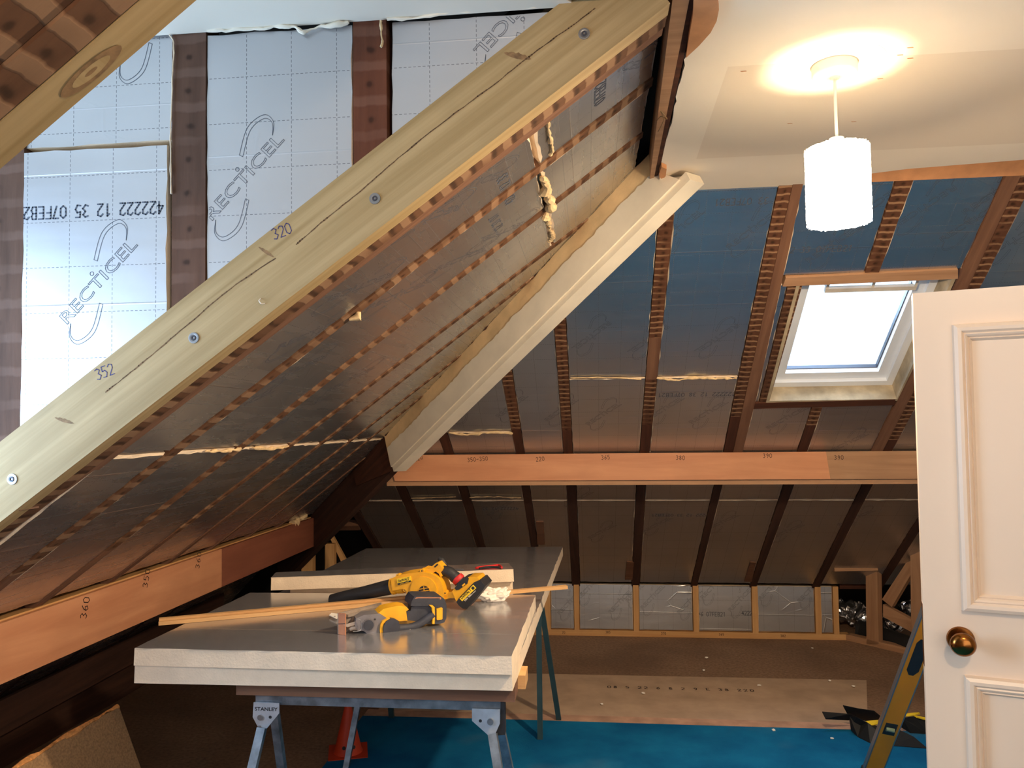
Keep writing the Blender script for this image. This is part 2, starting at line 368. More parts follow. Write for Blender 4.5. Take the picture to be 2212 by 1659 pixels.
# ---- strokes, logo and stamped codes (printed on the boards) : lists of ((x,y),(x,y)) segments
GL = {'0': [[(.5, 0), (.12, .2), (.1, .8), (.5, 1), (.9, .8), (.9, .2), (.5, 0)]], '1': [[(.25, .8), (.55, 1), (.55, 0)]],
 '2': [[(.1, .8), (.4, 1), (.85, .9), (.85, .6), (.1, 0), (.9, 0)]], '3': [[(.1, .9), (.5, 1), (.85, .8), (.5, .53), (.9, .3), (.5, 0), (.1, .1)]],
 '4': [[(.7, 0), (.7, 1), (.1, .35), (.95, .35)]], '5': [[(.85, 1), (.2, 1), (.15, .55), (.6, .62), (.88, .35), (.6, 0), (.1, .05)]],
 '6': [[(.8, 1), (.3, .7), (.1, .3), (.4, 0), (.85, .2), (.7, .5), (.15, .4)]], '7': [[(.1, 1), (.9, 1), (.4, 0)]],
 '8': [[(.5, .52), (.15, .75), (.5, 1), (.85, .75), (.5, .52), (.1, .25), (.5, 0), (.9, .25), (.5, .52)]], '9': [[(.85, .6), (.4, .5), (.15, .75), (.5, 1), (.85, .8), (.8, .4), (.5, 0)]],
 'F': [[(.15, 0), (.15, 1), (.9, 1)], [(.15, .52), (.75, .52)]], 'E': [[(.9, 0), (.15, 0), (.15, 1), (.9, 1)], [(.15, .52), (.75, .52)]],
 'B': [[(.15, 0), (.15, 1), (.7, 1), (.85, .77), (.65, .53), (.15, .53)], [(.65, .53), (.9, .28), (.7, 0), (.15, 0)]], '-': [[(.1, .45), (.9, .5)]], ' ': []}
def segs_text(s, h, pitch=.75):
    out = []
    for i, c in enumerate(s):
        for pl in GL.get(c, []):
            q = [((i*pitch+x*.58)*h, y*h) for x, y in pl]
            out += list(zip(q, q[1:]))
    return out
def sub(segs, mx=.006):
    out = []
    for a, b in segs:
        l = math.hypot(b[0]-a[0], b[1]-a[1]); n = max(1, int(l/mx))
        for i in range(n):
            out.append(((a[0]+(b[0]-a[0])*i/n, a[1]+(b[1]-a[1])*i/n), (a[0]+(b[0]-a[0])*(i+1)/n, a[1]+(b[1]-a[1])*(i+1)/n)))
    return out
def font_mesh(text, size, fill, offset=0):
    c = bpy.data.curves.new('t', 'FONT'); c.body = text; c.size = size; c.align_x = 'CENTER'; c.align_y = 'CENTER'
    c.fill_mode = 'BOTH' if fill else 'NONE'; c.offset = offset; c.resolution_u = 3
    if not fill: c.fill_mode = 'NONE'
    o = bpy.data.objects.new('t', c); COL.objects.link(o); bpy.context.view_layer.update()
    me = bpy.data.meshes.new_from_object(o.evaluated_get(bpy.context.evaluated_depsgraph_get()))
    bpy.data.objects.remove(o); return me
def logo_segs():
    me = font_mesh('RECTICEL', .042, False, .0007); v = [p.co for p in me.vertices]
    w = max(p.x for p in v)-min(p.x for p in v); h = max(p.y for p in v)-min(p.y for p in v); sx = .232/w; sy = .027/h
    S = [((v[e.vertices[0]].x*sx, v[e.vertices[0]].y*sy), (v[e.vertices[1]].x*sx, v[e.vertices[1]].y*sy)) for e in me.edges]
    # small ring above the i
    cx, cy, r = .003, .024, .0042
    S += [((cx+r*math.cos(a*.524), cy+r*math.sin(a*.524)), (cx+r*math.cos(a*.524+.524), cy+r*math.sin(a*.524+.524))) for a in range(12)]
    up = smoothpath([(.028, .042, 0), (.083, .070, 0), (.127, .062, 0), (.131, .036, 0), (.108, .016, 0)], 7)
    lo = smoothpath([(.031, .034, 0), (.083, .061, 0), (.121, .056, 0), (.127, .036, 0), (.108, .016, 0)], 7)
    for P in (up, lo):
        q = [(p.x, p.y) for p in P]; S += list(zip(q, q[1:])); q = [(-p.x, -p.y) for p in P]; S += list(zip(q, q[1:]))
    S += [((.028, .042), (.031, .034)), ((-.028, -.042), (-.031, -.034))]
    return sub(S, .005)
LOGO = logo_segs()
def place(segs, cx, cy, rot, sc=1):
    c, s = math.cos(rot)*sc, math.sin(rot)*sc
    return [tuple((cx+x*c-y*s, cy+x*s+y*c) for x, y in sg) for sg in segs]
def inside(p, poly):
    r = False
    for i in range(len(poly)):
        (x1, y1), (x2, y2) = poly[i], poly[i-1]
        if (y1 > p[1]) != (y2 > p[1]) and p[0] < (x2-x1)*(p[1]-y1)/(y2-y1)+x1: r = not r
    return r
def ribbons(bm, segs, w, n, mi, poly=None):
    for a, b in segs:
        if poly and not (inside(a, poly) and inside(b, poly)): continue
        dx, dy = b[0]-a[0], b[1]-a[1]; l = math.hypot(dx, dy) or 1
        px, py = -dy/l*w/2, dx/l*w/2; ex, ey = dx/l*w*.3, dy/l*w*.3
        f = bm.faces.new([bm.verts.new((x, y, n)) for x, y in ((a[0]+px-ex, a[1]+py-ey), (a[0]-px-ex, a[1]-py-ey), (b[0]-px+ex, b[1]-py+ey), (b[0]+px+ex, b[1]+py+ey))])
        f.material_index = mi; f.normal_update()
        if f.normal.z < 0: f.normal_flip()
PRINTS = {'B': [], 'L': [], 'C': [], 'K': []}
def board(F, key, poly, label, group, foil='foil', n=-.006, th=.05, jag=.0022, cat='insulation board', name='insulation_board', parent=None, inset=.0045):
    """rigid foam board: foil face, crumbly foam rim"""
    poly = ccw(poly); out = []
    for i in range(len(poly)):
        a, b = Vector(poly[i]), Vector(poly[(i+1) % len(poly)]); k = max(1, int((b-a).length/.035))
        out += [a+(b-a)*j/k for j in range(k)]
    c = sum((Vector(p) for p in poly), Vector((0, 0)))/len(poly)
    bm = bmesh.new(); m = len(out); A = []; Bv = []; Cv = []; inner = []
    for i, p in enumerate(out):
        t = (out[(i+1) % m]-out[i-1]).normalized(); nn = Vector((-t.y, t.x)); ii = inset+random.uniform(-jag, jag)*1.3
        q = p+nn*ii; o_ = p+nn*(.0012+random.uniform(0, jag)); inner.append((q.x, q.y))
        A.append(bm.verts.new((q.x, q.y, n))); Bv.append(bm.verts.new((o_.x, o_.y, n-.004))); Cv.append(bm.verts.new((p.x, p.y, n-th)))
    f = bm.faces.new(A); f.material_index = 0; bm.faces.new(Cv[::-1]).material_index = 1
    for i in range(m):
        j = (i+1) % m
        bm.faces.new((Bv[i], Bv[j], A[j], A[i])).material_index = 1; bm.faces.new((Cv[i], Cv[j], Bv[j], Bv[i])).material_index = 1
    bmesh.ops.recalc_face_normals(bm, faces=bm.faces)
    for segs, w in PRINTS[key]: ribbons(bm, segs, w, n+.0006, 2, inner)
    me = bpy.data.meshes.new(name); bm.to_mesh(me); bm.free()
    return tag(link(name, me, [foil, 'foam', 'ink'], F, parent), label, cat, group)
def foam_run(name, pts, r, label, mat='foamlump', cat='foam seam', group=None, parent=None):
    P = smoothpath(pts, 8); bm = bmesh.new()
    rr = [r*(.45+1.1*noise.noise(p*38)+.35*random.random()+.3) for p in P]; rr = [max(.0015, x) for x in rr]
    P = [p+Vector((noise.noise(p*50), noise.noise(p*50+Vector((9, 0, 0))), noise.noise(p*50+Vector((0, 7, 0)))))*r*.9 for p in P]
    o = obj(name, bm_tube(P, rr, bm, 8), mat, None, parent, smooth=True)
    return tag(o, label, cat, group) if parent is None else o


# ================================================================== PRINTS ON THE BOARDS (logo centres measured on each plane)
def P_(key, F, x, y, rot, flip=False, sc=1, w=.0010):
    u, v = uv(F, x, y); PRINTS[key].append((place(LOGO, u, v, R(rot+(180 if flip else 0)), sc), w))
def T_(key, F, txt, x, y, rot, h=.023, w=.0034, adv=.75):
    u, v = uv(F, x, y); PRINTS[key].append((place(sub(segs_text(txt, h, adv)), u, v, R(rot)), w))
for x, y, fl in ((215, 610, 0), (526, 383, 0), (316, 45, 0), (1113, 20, 1)): P_('C', FC, x, y, 46, fl)
T_('C', FC, '422222 12 35 07FEB21', 356, 436, 180, .027, .0032, .64)
for x, y, fl in ((1468, 497, 0), (1625, 500, 0), (1277, 727, 1), (1400, 735, 1), (1548, 733, 1), (1003, 884, 0), (1105, 880, 0), (1212, 888, 0),
                 (1303, 897, 0), (1436, 885, 0), (1530, 893, 0), (1700, 905, 0), (1830, 960, 0), (1880, 450, 1), (1800, 530, 0), (1998, 448, 1), (2098, 482, 0), (2190, 520, 1), (2150, 420, 0)):
    P_('B', FB, x, y, 46 if not fl else 46, fl)
for x, y in ((1420, 1135), (1560, 1130), (1300, 1150), (1250, 1080), (1700, 1150), (1850, 1120), (1080, 1100), (950, 1120)): P_('B', FB, x, y, 46, 0)
T_('B', FB, '33 07FEB21', 1662, 428, 180, .030, .0034, .66); T_('B', FB, '422222', 1478, 432, 180, .030, .0034, .66)
T_('B', FB, '2 33 07FEB21', 1706, 549, 0, .030, .0034, .66); T_('B', FB, '422222 12 38 07FEB21', 1590, 849, 180, .028, .0032, .66)
T_('B', FB, '422222 12 33 07FEB21', 1545, 1112, 180, .028, .0032, .66); T_('B', FB, '422222 12 33', 1120, 1098, 180, .028, .0032, .66)
for x, y, rt in ((1335, 150, 42), (1025, 398, 42), (1000, 560, 42), (780, 620, 222), (930, 470, 222), (680, 720, 42), (520, 880, 42), (640, 800, 222), (860, 640, 42), (1090, 500, 222), (560, 940, 222), (760, 820, 42)):
    P_('L', FL, x, y, rt)
T_('L', FL, '422222 12 33', 1115, 432, 180, .032, .004, .62); T_('L', FL, '07FEB21', 1308, 216, 180, .032, .004, .62); T_('L', FL, '12 33 07', 1088, 490, 180, .030, .004, .62)
for x, y in ((1230, 1302), (1340, 1300), (1272, 1270), (1378, 1275), (1410, 1290), (1490, 1300), (1600, 1295), (1540, 1268), (1665, 1270), (1750, 1275)): P_('K', FK, x, y, 46, 0, .95)
T_('K', FK, '36 07FEB21', 1508, 1331, 0, .028, .0034, .66); T_('K', FK, '422222', 1602, 1329, 0, .028, .0034, .66)

def clip(poly, a, b, c):
    """keep a*x+b*y+c >= 0"""
    out = []
    for i in range(len(poly)):
        p, q = poly[i-1], poly[i]; dp = a*p[0]+b*p[1]+c; dq = a*q[0]+b*q[1]+c
        if (dp >= 0) != (dq >= 0): t = dp/(dp-dq); out.append((p[0]+(q[0]-p[0])*t, p[1]+(q[1]-p[1])*t))
        if dq >= 0: out.append(q)
    return out
def at_v(pl, v):
    pl = sorted(pl, key=lambda p: p[1])
    for a, b in zip(pl, pl[1:]):
        if v <= b[1] or b is pl[-1]:
            t = (v-a[1])/(b[1]-a[1]); return a[0]+(b[0]-a[0])*t
def rafter(F, Lp, Rp, levels, mats, label, group, name='rafter', n0=-.1, n1=0, parent=None, cut=None):
    """one timber with different faces along its length"""
    vb, vt = levels[0], levels[-1]
    b = Vector(((at_v(Lp, vb)+at_v(Rp, vb))/2, vb, 0)); t = Vector(((at_v(Lp, vt)+at_v(Rp, vt))/2, vt, 0))
    d = (t-b).normalized(); G = frame(F @ b, F.to_3x3() @ d, F.col[2].to_3d().cross(F.to_3x3() @ d)); T = G.inverted() @ F
    bm = bmesh.new(); used = []
    for i in range(len(levels)-1):
        v0, v1 = levels[i], levels[i+1]
        q = [(at_v(Lp, v0), v0), (at_v(Rp, v0), v0), (at_v(Rp, v1), v1), (at_v(Lp, v1), v1)]
        # follow the bends of the measured edges
        mids = sorted(set(p[1] for p in Lp if v0 < p[1] < v1)); vv = [v0]+mids+[v1]
        poly = [(at_v(Lp, v), v) for v in vv]+[(at_v(Rp, v), v) for v in vv[::-1]]
        if cut: poly = clip(poly, *cut)
        if len(poly) < 3: continue
        if mats[i] not in used: used.append(mats[i])
        pl = [(T @ Vector((x, y, 0))) for x, y in poly]
        bm_prism([(p.x, p.y) for p in pl], n0, n1, bm, used.index(mats[i]))
    return tag(obj(name, bm, used, G, parent), label, 'rafter', group)

GFS = 'foam joints between boards'
# ================================================================== FLOOR AND OUTER SHELL
ZC = 2.31
def vB(Y): return (4.22-Y)/.7943
def struct(o): o['kind'] = 'structure'; return o
struct(prism('floor', FF, [(-3.3, -1.6), (3.3, -1.6), (3.3, 6.3), (-3.3, 6.3)], -.1, 0, 'floor'))
# roof decks (dark undersides of the roof behind the insulation)
def deck(name, F, rects, n=-.16):
    bm = bmesh.new()
    for x0, x1, y0, y1 in rects: bm_box(bm, x0, x1, y0, y1, n-.03, n)
    return struct(obj(name, bm, 'dark', F))
deck('wall_far', FB, [(-3.4, .86, -2.3, 1.95), (1.47, 3.3, -2.3, 1.95), (.86, 1.47, -2.3, .415), (.86, 1.47, 1.21, 1.95)])
deck('wall_left', FL, [(-1.6, .70, -2.4, 2.1), (1.64, 6, -2.4, 2.1), (.70, 1.64, -2.4, -.72)])
struct(box('wall_right', 3.0, 3.1, -1.6, 6.3, 0, 2.6, 'wallp'))
struct(box('wall_near', -3.3, 3.3, -1.7, -1.6, 0, 2.6, 'wallp'))
# ceiling: ragged edge where the old board was broken away along the left slope
edge = []; y = -1.6
while y < 2.78:
    edge.append((.246+random.uniform(-.004, .004)+.006*math.sin(y*9), y)); y += .03
far = [(atZ(*p, ZC).x, atZ(*p, ZC).y) for p in ((1445, 420), (1470, 415), (1520, 412), (1575, 408), (1600, 406), (1640, 408), (1700, 403), (1735, 401), (1790, 396), (1881, 375), (1960, 365), (2060, 357), (2212, 345))]
far = far+[(3.0, far[-1][1]-.02)]
struct(prism('ceiling', FF, edge+far+[(3.0, -1.6)], ZC, ZC+.012, 'ceil'))
struct(box('light_seal_slab', -2.2, 3.1, -1.6, 3.1, ZC+.13, ZC+.16, 'dark'))  # dark slab added over the ceiling to seal out stray light
# the plank-like joist edge left bare along the broken ceiling
def zpt(x, y, z): p = atZ(x, y, z); return (p.x, p.y)
j = prism('ceiling_joist', FF, [zpt(1457, -40, ZC), zpt(1496, -40, ZC), zpt(1409, 401, ZC), zpt(1402, 398, ZC)], ZC-.004, ZC+.1, 'pinedim')
tag(j, 'bare ceiling joist running along the broken ceiling edge above the left slope', 'joist')
j2 = prism('ceiling_joist', FF, [zpt(1480, -40, ZC), zpt(1512, -40, ZC), zpt(1417, 404, ZC), zpt(1409, 401, ZC)], ZC-.001, ZC+.11, 'old')
tag(j2, 'dark old joist edge between the bare joist and the cream ceiling', 'joist')
# scrap of torn brown board under the ceiling
pts = [zpt(*p, ZC-.012) for p in ((1500, -30), (1545, -30), (1553, 20), (1548, 45), (1535, 70), (1510, 98), (1482, 124), (1488, 80), (1497, 30))]
tag(prism('torn_board_scrap', FF, pts, ZC-.013, ZC-.001, 'torn'), 'curved scrap of torn brown board hanging at the broken ceiling edge', 'board scrap')
pts = [zpt(*p, ZC-.012) for p in ((1424, 372), (1429, 358), (1440, 363), (1438, 378), (1424, 392))]
tag(prism('torn_board_scrap', FF, pts, ZC-.016, ZC-.001, 'torn'), 'small torn brown scrap at the corner where ceiling, hip and slopes meet', 'board scrap')
# bundle of twine snagged on the joist
p0 = atZ(1430, 245, ZC-.02)
tag(tube('twine', smoothpath([p0+Vector(v) for v in ((-.004, .1, .02), (.0, .02, .0), (.012, -.01, -.02), (-.006, -.03, -.005), (.004, .0, -.015), (.006, .06, -.006), (.004, .16, .01))], 6), .0014, 'rope'),
    'snagged loop of old twine on the bare ceiling joist', 'twine')
# batten strip along the top of the far slope, right of the lamp
a = [uv(FB, *p) for p in ((1872, 391), (2215, 371))]
tag(prism('head_batten', FB, [(a[0][0], a[0][1]), (3.0, a[0][1]), (3.0, a[0][1]+.12), (a[0][0]-.03, a[0][1]+.12)], -.03, .008, 'torn'),
    'brown batten between the ceiling edge and the blue-tinted boards right of the lamp', 'batten')

# ================================================================== FAR SLOPE: RAFTERS
HIP = (1, -.7943, 1.21)      # u - .794 v + 1.21 >= 0 is right of the hip
def vy(x, y): return uv(FB, x, y)[1]
VT, VK, VL = 1.70, -1.60, -.05
def edges(*p): return Bq(*p)
u1 = (edges((1028.5, 1176), (989, 1051), (960.6, 981), (938.9, 921.6)), edges((1046, 1176), (1008, 1051), (979.5, 981), (956.5, 908)))
u2 = (edges((1146.5, 1175), (1126.6, 1051), (1115, 981), (1078.5, 786)), edges((1160.8, 1175), (1144, 1051), (1132.8, 981), (1100, 765.6)))
u3 = (edges((1235, 1248), (1224, 1051.6), (1218, 980), (1195, 673)), edges((1252.5, 1249), (1244.6, 1051.6), (1237, 980), (1219.6, 650)))
u4 = (edges((1365, 1252.5), (1375, 1051.6), (1382, 978.8), (1425, 447)), edges((1382.3, 1254), (1395, 1051.6), (1402.9, 978.8), (1460.5, 415)))
u5 = (edges((1495, 1254.4), (1543, 1050), (1563, 978), (1588, 850), (1681.6, 405)), edges((1509, 1254.4), (1560, 1050), (1583, 978), (1611, 850), (1711, 403)))
u5b = (u5[1][2:], edges((1603, 978), (1635.5, 850), (1733, 402)))
u6 = (edges((1640, 870), (1702.6, 616.5)), edges((1661, 870), (1733, 616.5)))
u7 = (edges((1868, 591), (1936, 391)), edges((1899, 587.4), (1972.7, 389)))
u8 = (edges((1623, 1257.6), (1693.7, 1047.7), (1723.4, 975), (1755, 878.5)), edges((1637.3, 1257.6), (1715.5, 1047.7), (1744, 974), (1777.4, 877)))
u9b = (edges((1882.8, 974), (2068, 606), (2171, 382)), edges((1905.7, 974), (2097, 606), (2204, 380)))
u9 = (edges((1759, 1260), (1864.5, 1045.7), (1905.7, 974), (2097, 606), (2204, 380)), edges((1775, 1260), (1886, 1045.7), (1927, 974), (2125, 606), (2240, 375)))
u10 = ([(p[0]+.40, p[1]) for p in u9[0]], [(p[0]+.40, p[1]) for p in u9[1]])
l1 = (edges((914.5, 1178), (854.4, 1051)), edges((932, 1178), (875, 1051)))
l0 = (edges((805, 1182), (745, 1085)), edges((822, 1182), (765, 1085)))
u11 = ([(p[0]+.40, p[1]) for p in u10[0]], [(p[0]+.40, p[1]) for p in u10[1]])
G1 = 'rafters of the far slope'
rafter(FB, *l0, [VK, -.6], ['olddark'], 'dark rafter of the far slope nearest the low left corner, below the hip', G1)
rafter(FB, *l1, [VK, -.1], ['olddark'], 'dark rafter running down behind the stacked boards just right of the hip foot', G1)
rafter(FB, *u1, [VK, -.1, vy(945, 935), .5], ['olddark', 'old', 'lath'], 'short leftmost rafter above the far purlin, tucked under the hip', G1, cut=HIP)
rafter(FB, *u2, [VK, -.1, vy(1110, 928), 1.0], ['olddark', 'old', 'lath'], 'second rafter from the hip on the far slope, ladder-like plaster stripes', G1, cut=HIP)
rafter(FB, *u3, [VK, -.1, vy(1215, 930), 1.3], ['olddark', 'old', 'lath'], 'third rafter from the hip on the far slope, striped with old lath marks', G1, cut=HIP)
rafter(FB, *u4, [VK, -.1, vy(1380, 918), vy(1395, 820), vy(1402, 730), VT], ['olddark', 'old', 'lath', 'oldred', 'lath'], 'tall striped rafter meeting the ceiling corner by the hip', G1, cut=HIP)
rafter(FB, *u5, [VK, -.1, vy(1580, 900), VT], ['olddark', 'old', 'lath'], 'tall old rafter left of the pendant lamp, doubled with a newer timber', G1)
rafter(FB, *u5b, [-.1, VT], ['oldred'], 'plain brown timber doubled against the rafter left of the skylight', G1, n1=.004)
rafter(FB, *u6, [vy(1650, 870), vy(1715, 616)], ['lath'], 'short striped rafter beside the left edge of the skylight', G1)
rafter(FB, *u7, [vy(1883, 589), VT], ['lath'], 'short striped rafter between ceiling and skylight trimmer', G1)
rafter(FB, *u8, [VK, -.1, vy(1745, 920), vy(1766, 878)], ['olddark', 'old', 'lath'], 'rafter below the skylight sill, cut off at the lower trimmer', G1)
rafter(FB, *u9b, [-.1, VT], ['oldred'], 'plain brown timber to the right of the skylight, above the door', G1, n1=.004)
rafter(FB, *u9, [VK, -.1, vy(1920, 950), VT], ['olddark', 'old', 'lath'], 'striped old rafter right of the skylight, partly behind the door', G1)
rafter(FB, *u10, [VK, -.1, VT], ['olddark', 'lath'], 'dark rafter seen low between the spirit level and the knee wall posts', G1)
rafter(FB, *u11, [VK, -.1, VT], ['olddark', 'lath'], 'last rafter of the far slope, hidden behind the open door', G1)
# little noggin blocks on the lower half
for q, lab in (((((1160.8, 1176), (1177, 1176), (1174, 1127), (1158, 1127))), 'short brown block beside a rafter just behind the stacked boards'),
               ((((1350, 1252), (1366, 1252), (1369, 1214), (1354, 1213))), 'short brown block left of a rafter above the knee wall middle'),
               ((((1608, 1256), (1624, 1256), (1633, 1215), (1621, 1214))), 'short brown block left of a rafter above the knee wall right half')):
    tag(prism('timber_block', FB, Bq(*q), -.05, .002, 'oldred'), lab, 'timber block', 'blocks on the lower far slope')
# trimmers round the skylight
tag(timber('trimmer', FB, [uv(FB, 1690, 617), uv(FB, 1697, 598.5), uv(FB, 2068.5, 580.5), uv(FB, 2068.5, 600)], -.1, .006, 'pinedim'), 'orange-brown trimmer across the top of the skylight', 'trimmer', 'skylight trimmers')
tag(timber('trimmer', FB, [uv(FB, 1623, 882), uv(FB, 1626, 870), uv(FB, 1934, 862), uv(FB, 1931, 874)], -.12, .004, 'old'), 'dark trimmer under the sill of the skylight', 'trimmer', 'skylight trimmers')

# ---- boards of the far slope
def bay(Lr, Rr, v0, v1, label, group, hip=True, foil='foil', key='B', F=FB, gl=0, gr=0):
    vs_ = [v0]+sorted(set([p[1] for p in Lr[1]+Rr[0] if v0 < p[1] < v1]))+[v1]
    poly = [(at_v(Lr[1], v)+gl, v) for v in vs_]+[(at_v(Rr[0], v)-gr, v) for v in vs_[::-1]]
    if hip: poly = clip(poly, HIP[0], HIP[1], HIP[2]-.02)
    if len(poly) < 3: return
    return board(F, key, poly, label, group, foil)
hipedge = ([(-1.4, -.5), (.5, 1.7)], [(-1.4, -.5), (.5, 1.7)])
hl = ([(-1.21+.7943*v, v) for v in (-2, 0, 2)],)*2
GB = 'foil boards on the far slope above the purlin'; GBL = 'foil boards on the far slope below the purlin'
vs1 = vB(3.737); vs0 = vB(4.065)
bay(hl, u1, -.02, .35, 'small triangular foil board between hip and leftmost rafter', GB, gl=.02)
bay(u1, u2, -.02, vs0-.004, 'orange-reflecting foil board below the ragged foam joint near the hip', GB)
bay(u1, u2, vs0+.006, 1.0, 'foil board above the ragged foam joint near the hip', GB)
bay(u2, u3, -.02, 1.3, 'narrow foil board between the second and third striped rafters', GB)
bay(u3, u4, -.02, vs1-.004, 'lower foil board right of the third rafter, orange glow above the purlin', GB)
bay(u3, u4, vs1+.004, 1.68, 'upper green-tinted foil board left of the tall striped rafter', GB)
bay(u4, u5, -.02, vs1-.005, 'lower foil board between the two tallest rafters, under the shiny joint', GB)
bay(u4, u5, vs1+.005, 1.68, 'large blue foil board between the tallest rafters, left of the lamp', GB)
vtop6 = vy(1690, 598)
bay(u5b, u7, vtop6, 1.68, 'blue foil board directly behind the hanging lamp', GB)
bay(u7, u9b, vtop6+.004, 1.68, 'blue foil board above the right half of the skylight', GB)
bay(u5b, u6, vy(1640, 870), vy(1700, 617), 'thin blue foil strip between doubled timber and skylight rafter', GB)
bay(u5b, u8, -.02, vy(1640, 882), 'brown-tinted foil board under the left half of the skylight', GB)
bay(u8, u9b, -.02, vy(1840, 876), 'brown-tinted foil board under the right half of the skylight', GB)
bay(u9, u10, -.02, 1.68, 'pale blue foil board in the top right corner above the door', GB)
bay(u10, u11, -.02, 1.68, 'foil board hidden behind the top of the door', GB)
vsl = vB(4.60); LOW = [l0, l1, u1, u2, u3, u4, u5, u8, u9, u10, u11]
names_l = ['at the foot of the hip', 'left of the blower in view', 'above the red-handled knife', 'just left of the plain dark rafter pair', 'narrow one between the paired dark rafters', 'right of the stacked boards', 'over the middle of the knee wall', 'over the right part of the knee wall', 'above the right end of the knee wall', 'in the dark right corner by the door']
for i, (a, b) in enumerate(zip(LOW, LOW[1:])):
    bay(a, b, -1.53, vsl-.004, 'dark lower foil board under the purlin, '+names_l[i], GBL, hip=False)
    bay(a, b, vsl+.004, -.12, 'dark foil board just under the purlin, '+names_l[i], GBL, hip=i < 2)

# ================================================================== SKYLIGHT  (window_1)
su0, su1, sv0, sv1 = .865, 1.455, .425, 1.195
win = empty('window_1', FB @ Vector(((su0+su1)/2, sv0, 0))); win['kind'] = 'structure'
def ring(name, F, x0, x1, y0, y1, w, n0, n1, mat, parent, wb=None):
    wb = w if wb is None else wb; bm = bmesh.new()
    bm_box(bm, x0, x0+w, y0, y1, n0, n1); bm_box(bm, x1-w, x1, y0, y1, n0, n1); bm_box(bm, x0+w, x1-w, y0, y0+wb, n0, n1); bm_box(bm, x0+w, x1-w, y1-w, y1, n0, n1)
    return obj(name, bm, mat, F, parent)
ring('lining', FB, su0-.012, su1+.012, sv0-.012, sv1+.012, .014, -.10, .002, 'reveal', win)
ring('window_frame', FB, su0, su1, sv0, sv1, .034, -.17, -.085, 'upvc', win)
sash = ring('sash', FB, su0+.034, su1-.034, sv0+.034, sv1-.034, .046, -.165, -.105, 'upvc', win)
ring('glazing_bead', FB, su0+.078, su1-.078, sv0+.078, sv1-.078, .006, -.15, -.13, 'darksteel', sash)
prism('pane', FB, [(su0+.08, sv0+.08), (su1-.08, sv0+.08), (su1-.08, sv1-.08), (su0+.08, sv1-.08)], -.146, -.142, 'glass', sash)
# ventilation bar with its end brackets
b0, b1 = uvn(FB, 1781, 632, -.07), uvn(FB, 1978, 625, -.07); vb = b0[1]; b0 = (b0.x+.02, vb); b1 = (b1.x+.02, vb)
M['ventgrey'] = m_plain('vent_bar_grey', (214, 206, 194), .5)
bar = prism('vent_bar', FB, [(b0[0]-.02, vb), (b1[0]-.02, vb), (b1[0]-.02, vb+.022), (b0[0]-.02, vb+.022)], -.085, -.068, 'ventgrey', win)
for bx in (b0[0]-.02, (b0[0]+b1[0])/2-.02, b1[0]-.032): prism('bracket', FB, [(bx, vb+.02), (bx+.012, vb+.02), (bx+.012, vb+.075), (bx, vb+.075)], -.1, -.07, 'ventgrey', bar)

# ================================================================== FAR PURLIN
pur = empty('purlin', (1, 4.3, 1.155), 'long horizontal plywood-faced purlin across the far slope, pencilled with numbers', 'purlin', 'roof purlins')
def digits(F, txt, x, y, rot, h, mi, bm, n, w=.0022, adv=.75, z=None):
    u, v = uv(F, x, y); ribbons(bm, place(sub(segs_text(txt, h, adv), .02), u, v, R(rot)), w, n, mi)
FP = frame((0, 4.2, 0), (1, 0, 0), (0, 0, 1))
xl = uv(FP, 838, 984)[0]; xl2 = uv(FP, 853, 1039)[0]; xj = uv(FP, 1785, 1000)[0]; xj2 = xj+.018
bm = bm_prism([(xl, 1.157), (xl2+.0, 1.155), (xj2, 1.155), (xj, 1.297), (xl-.01, 1.297)], -.018, 0)
bm.clear(); bm = bm_prism([(xl, 1.29), (xl2, 1.155), (xj2, 1.155), (xj, 1.297), (xl, 1.297)], -.018, 0)
for t, x, y, r_ in (('220', 897, 997, 18), ('350-350', 1010, 998, 4), ('220', 1158, 997, 6), ('365', 1299, 993, 3), ('380', 1460, 993, -2), ('390', 1648, 989, 0)): digits(FP, t, x, y, r_, .022, 1, bm, .0006)
obj('fascia', bm, ['ply', 'blackink'], FP, pur)
bm = bm_prism([(xj2, 1.155), (3.0, 1.155), (3.0, 1.297), (xj, 1.297)], -.018, .0005); digits(FP, '390', 1802, 993, 0, .022, 1, bm, .0011)
tag(obj('fascia', bm, ['pinedim', 'blackink'], FP, pur), 'paler fascia length right of the joint')
box('core', xl2-.05, 3.0, 4.218, 4.30, 1.128, 1.285, 'pinedim', pur)
# loose lip of foam along the top
foam_run('foam_lip', [(xl+.1, 4.226, 1.298), (.2, 4.228, 1.298), (1.4, 4.228, 1.298), (2.4, 4.228, 1.298)], .0022, '', 'blackink', parent=pur)

# ================================================================== HIP: rafter below, plaster casing above
d = Vector((1, -1, K)).normalized(); side = Vector((-1, -1, 0)).normalized()    # side faces the camera
FH = frame((-1.06, 4.07, 1.297+K*(4.22-4.07)), d, Vector((0, 0, 1)) - d*d.z)     # local x up the hip, y upward
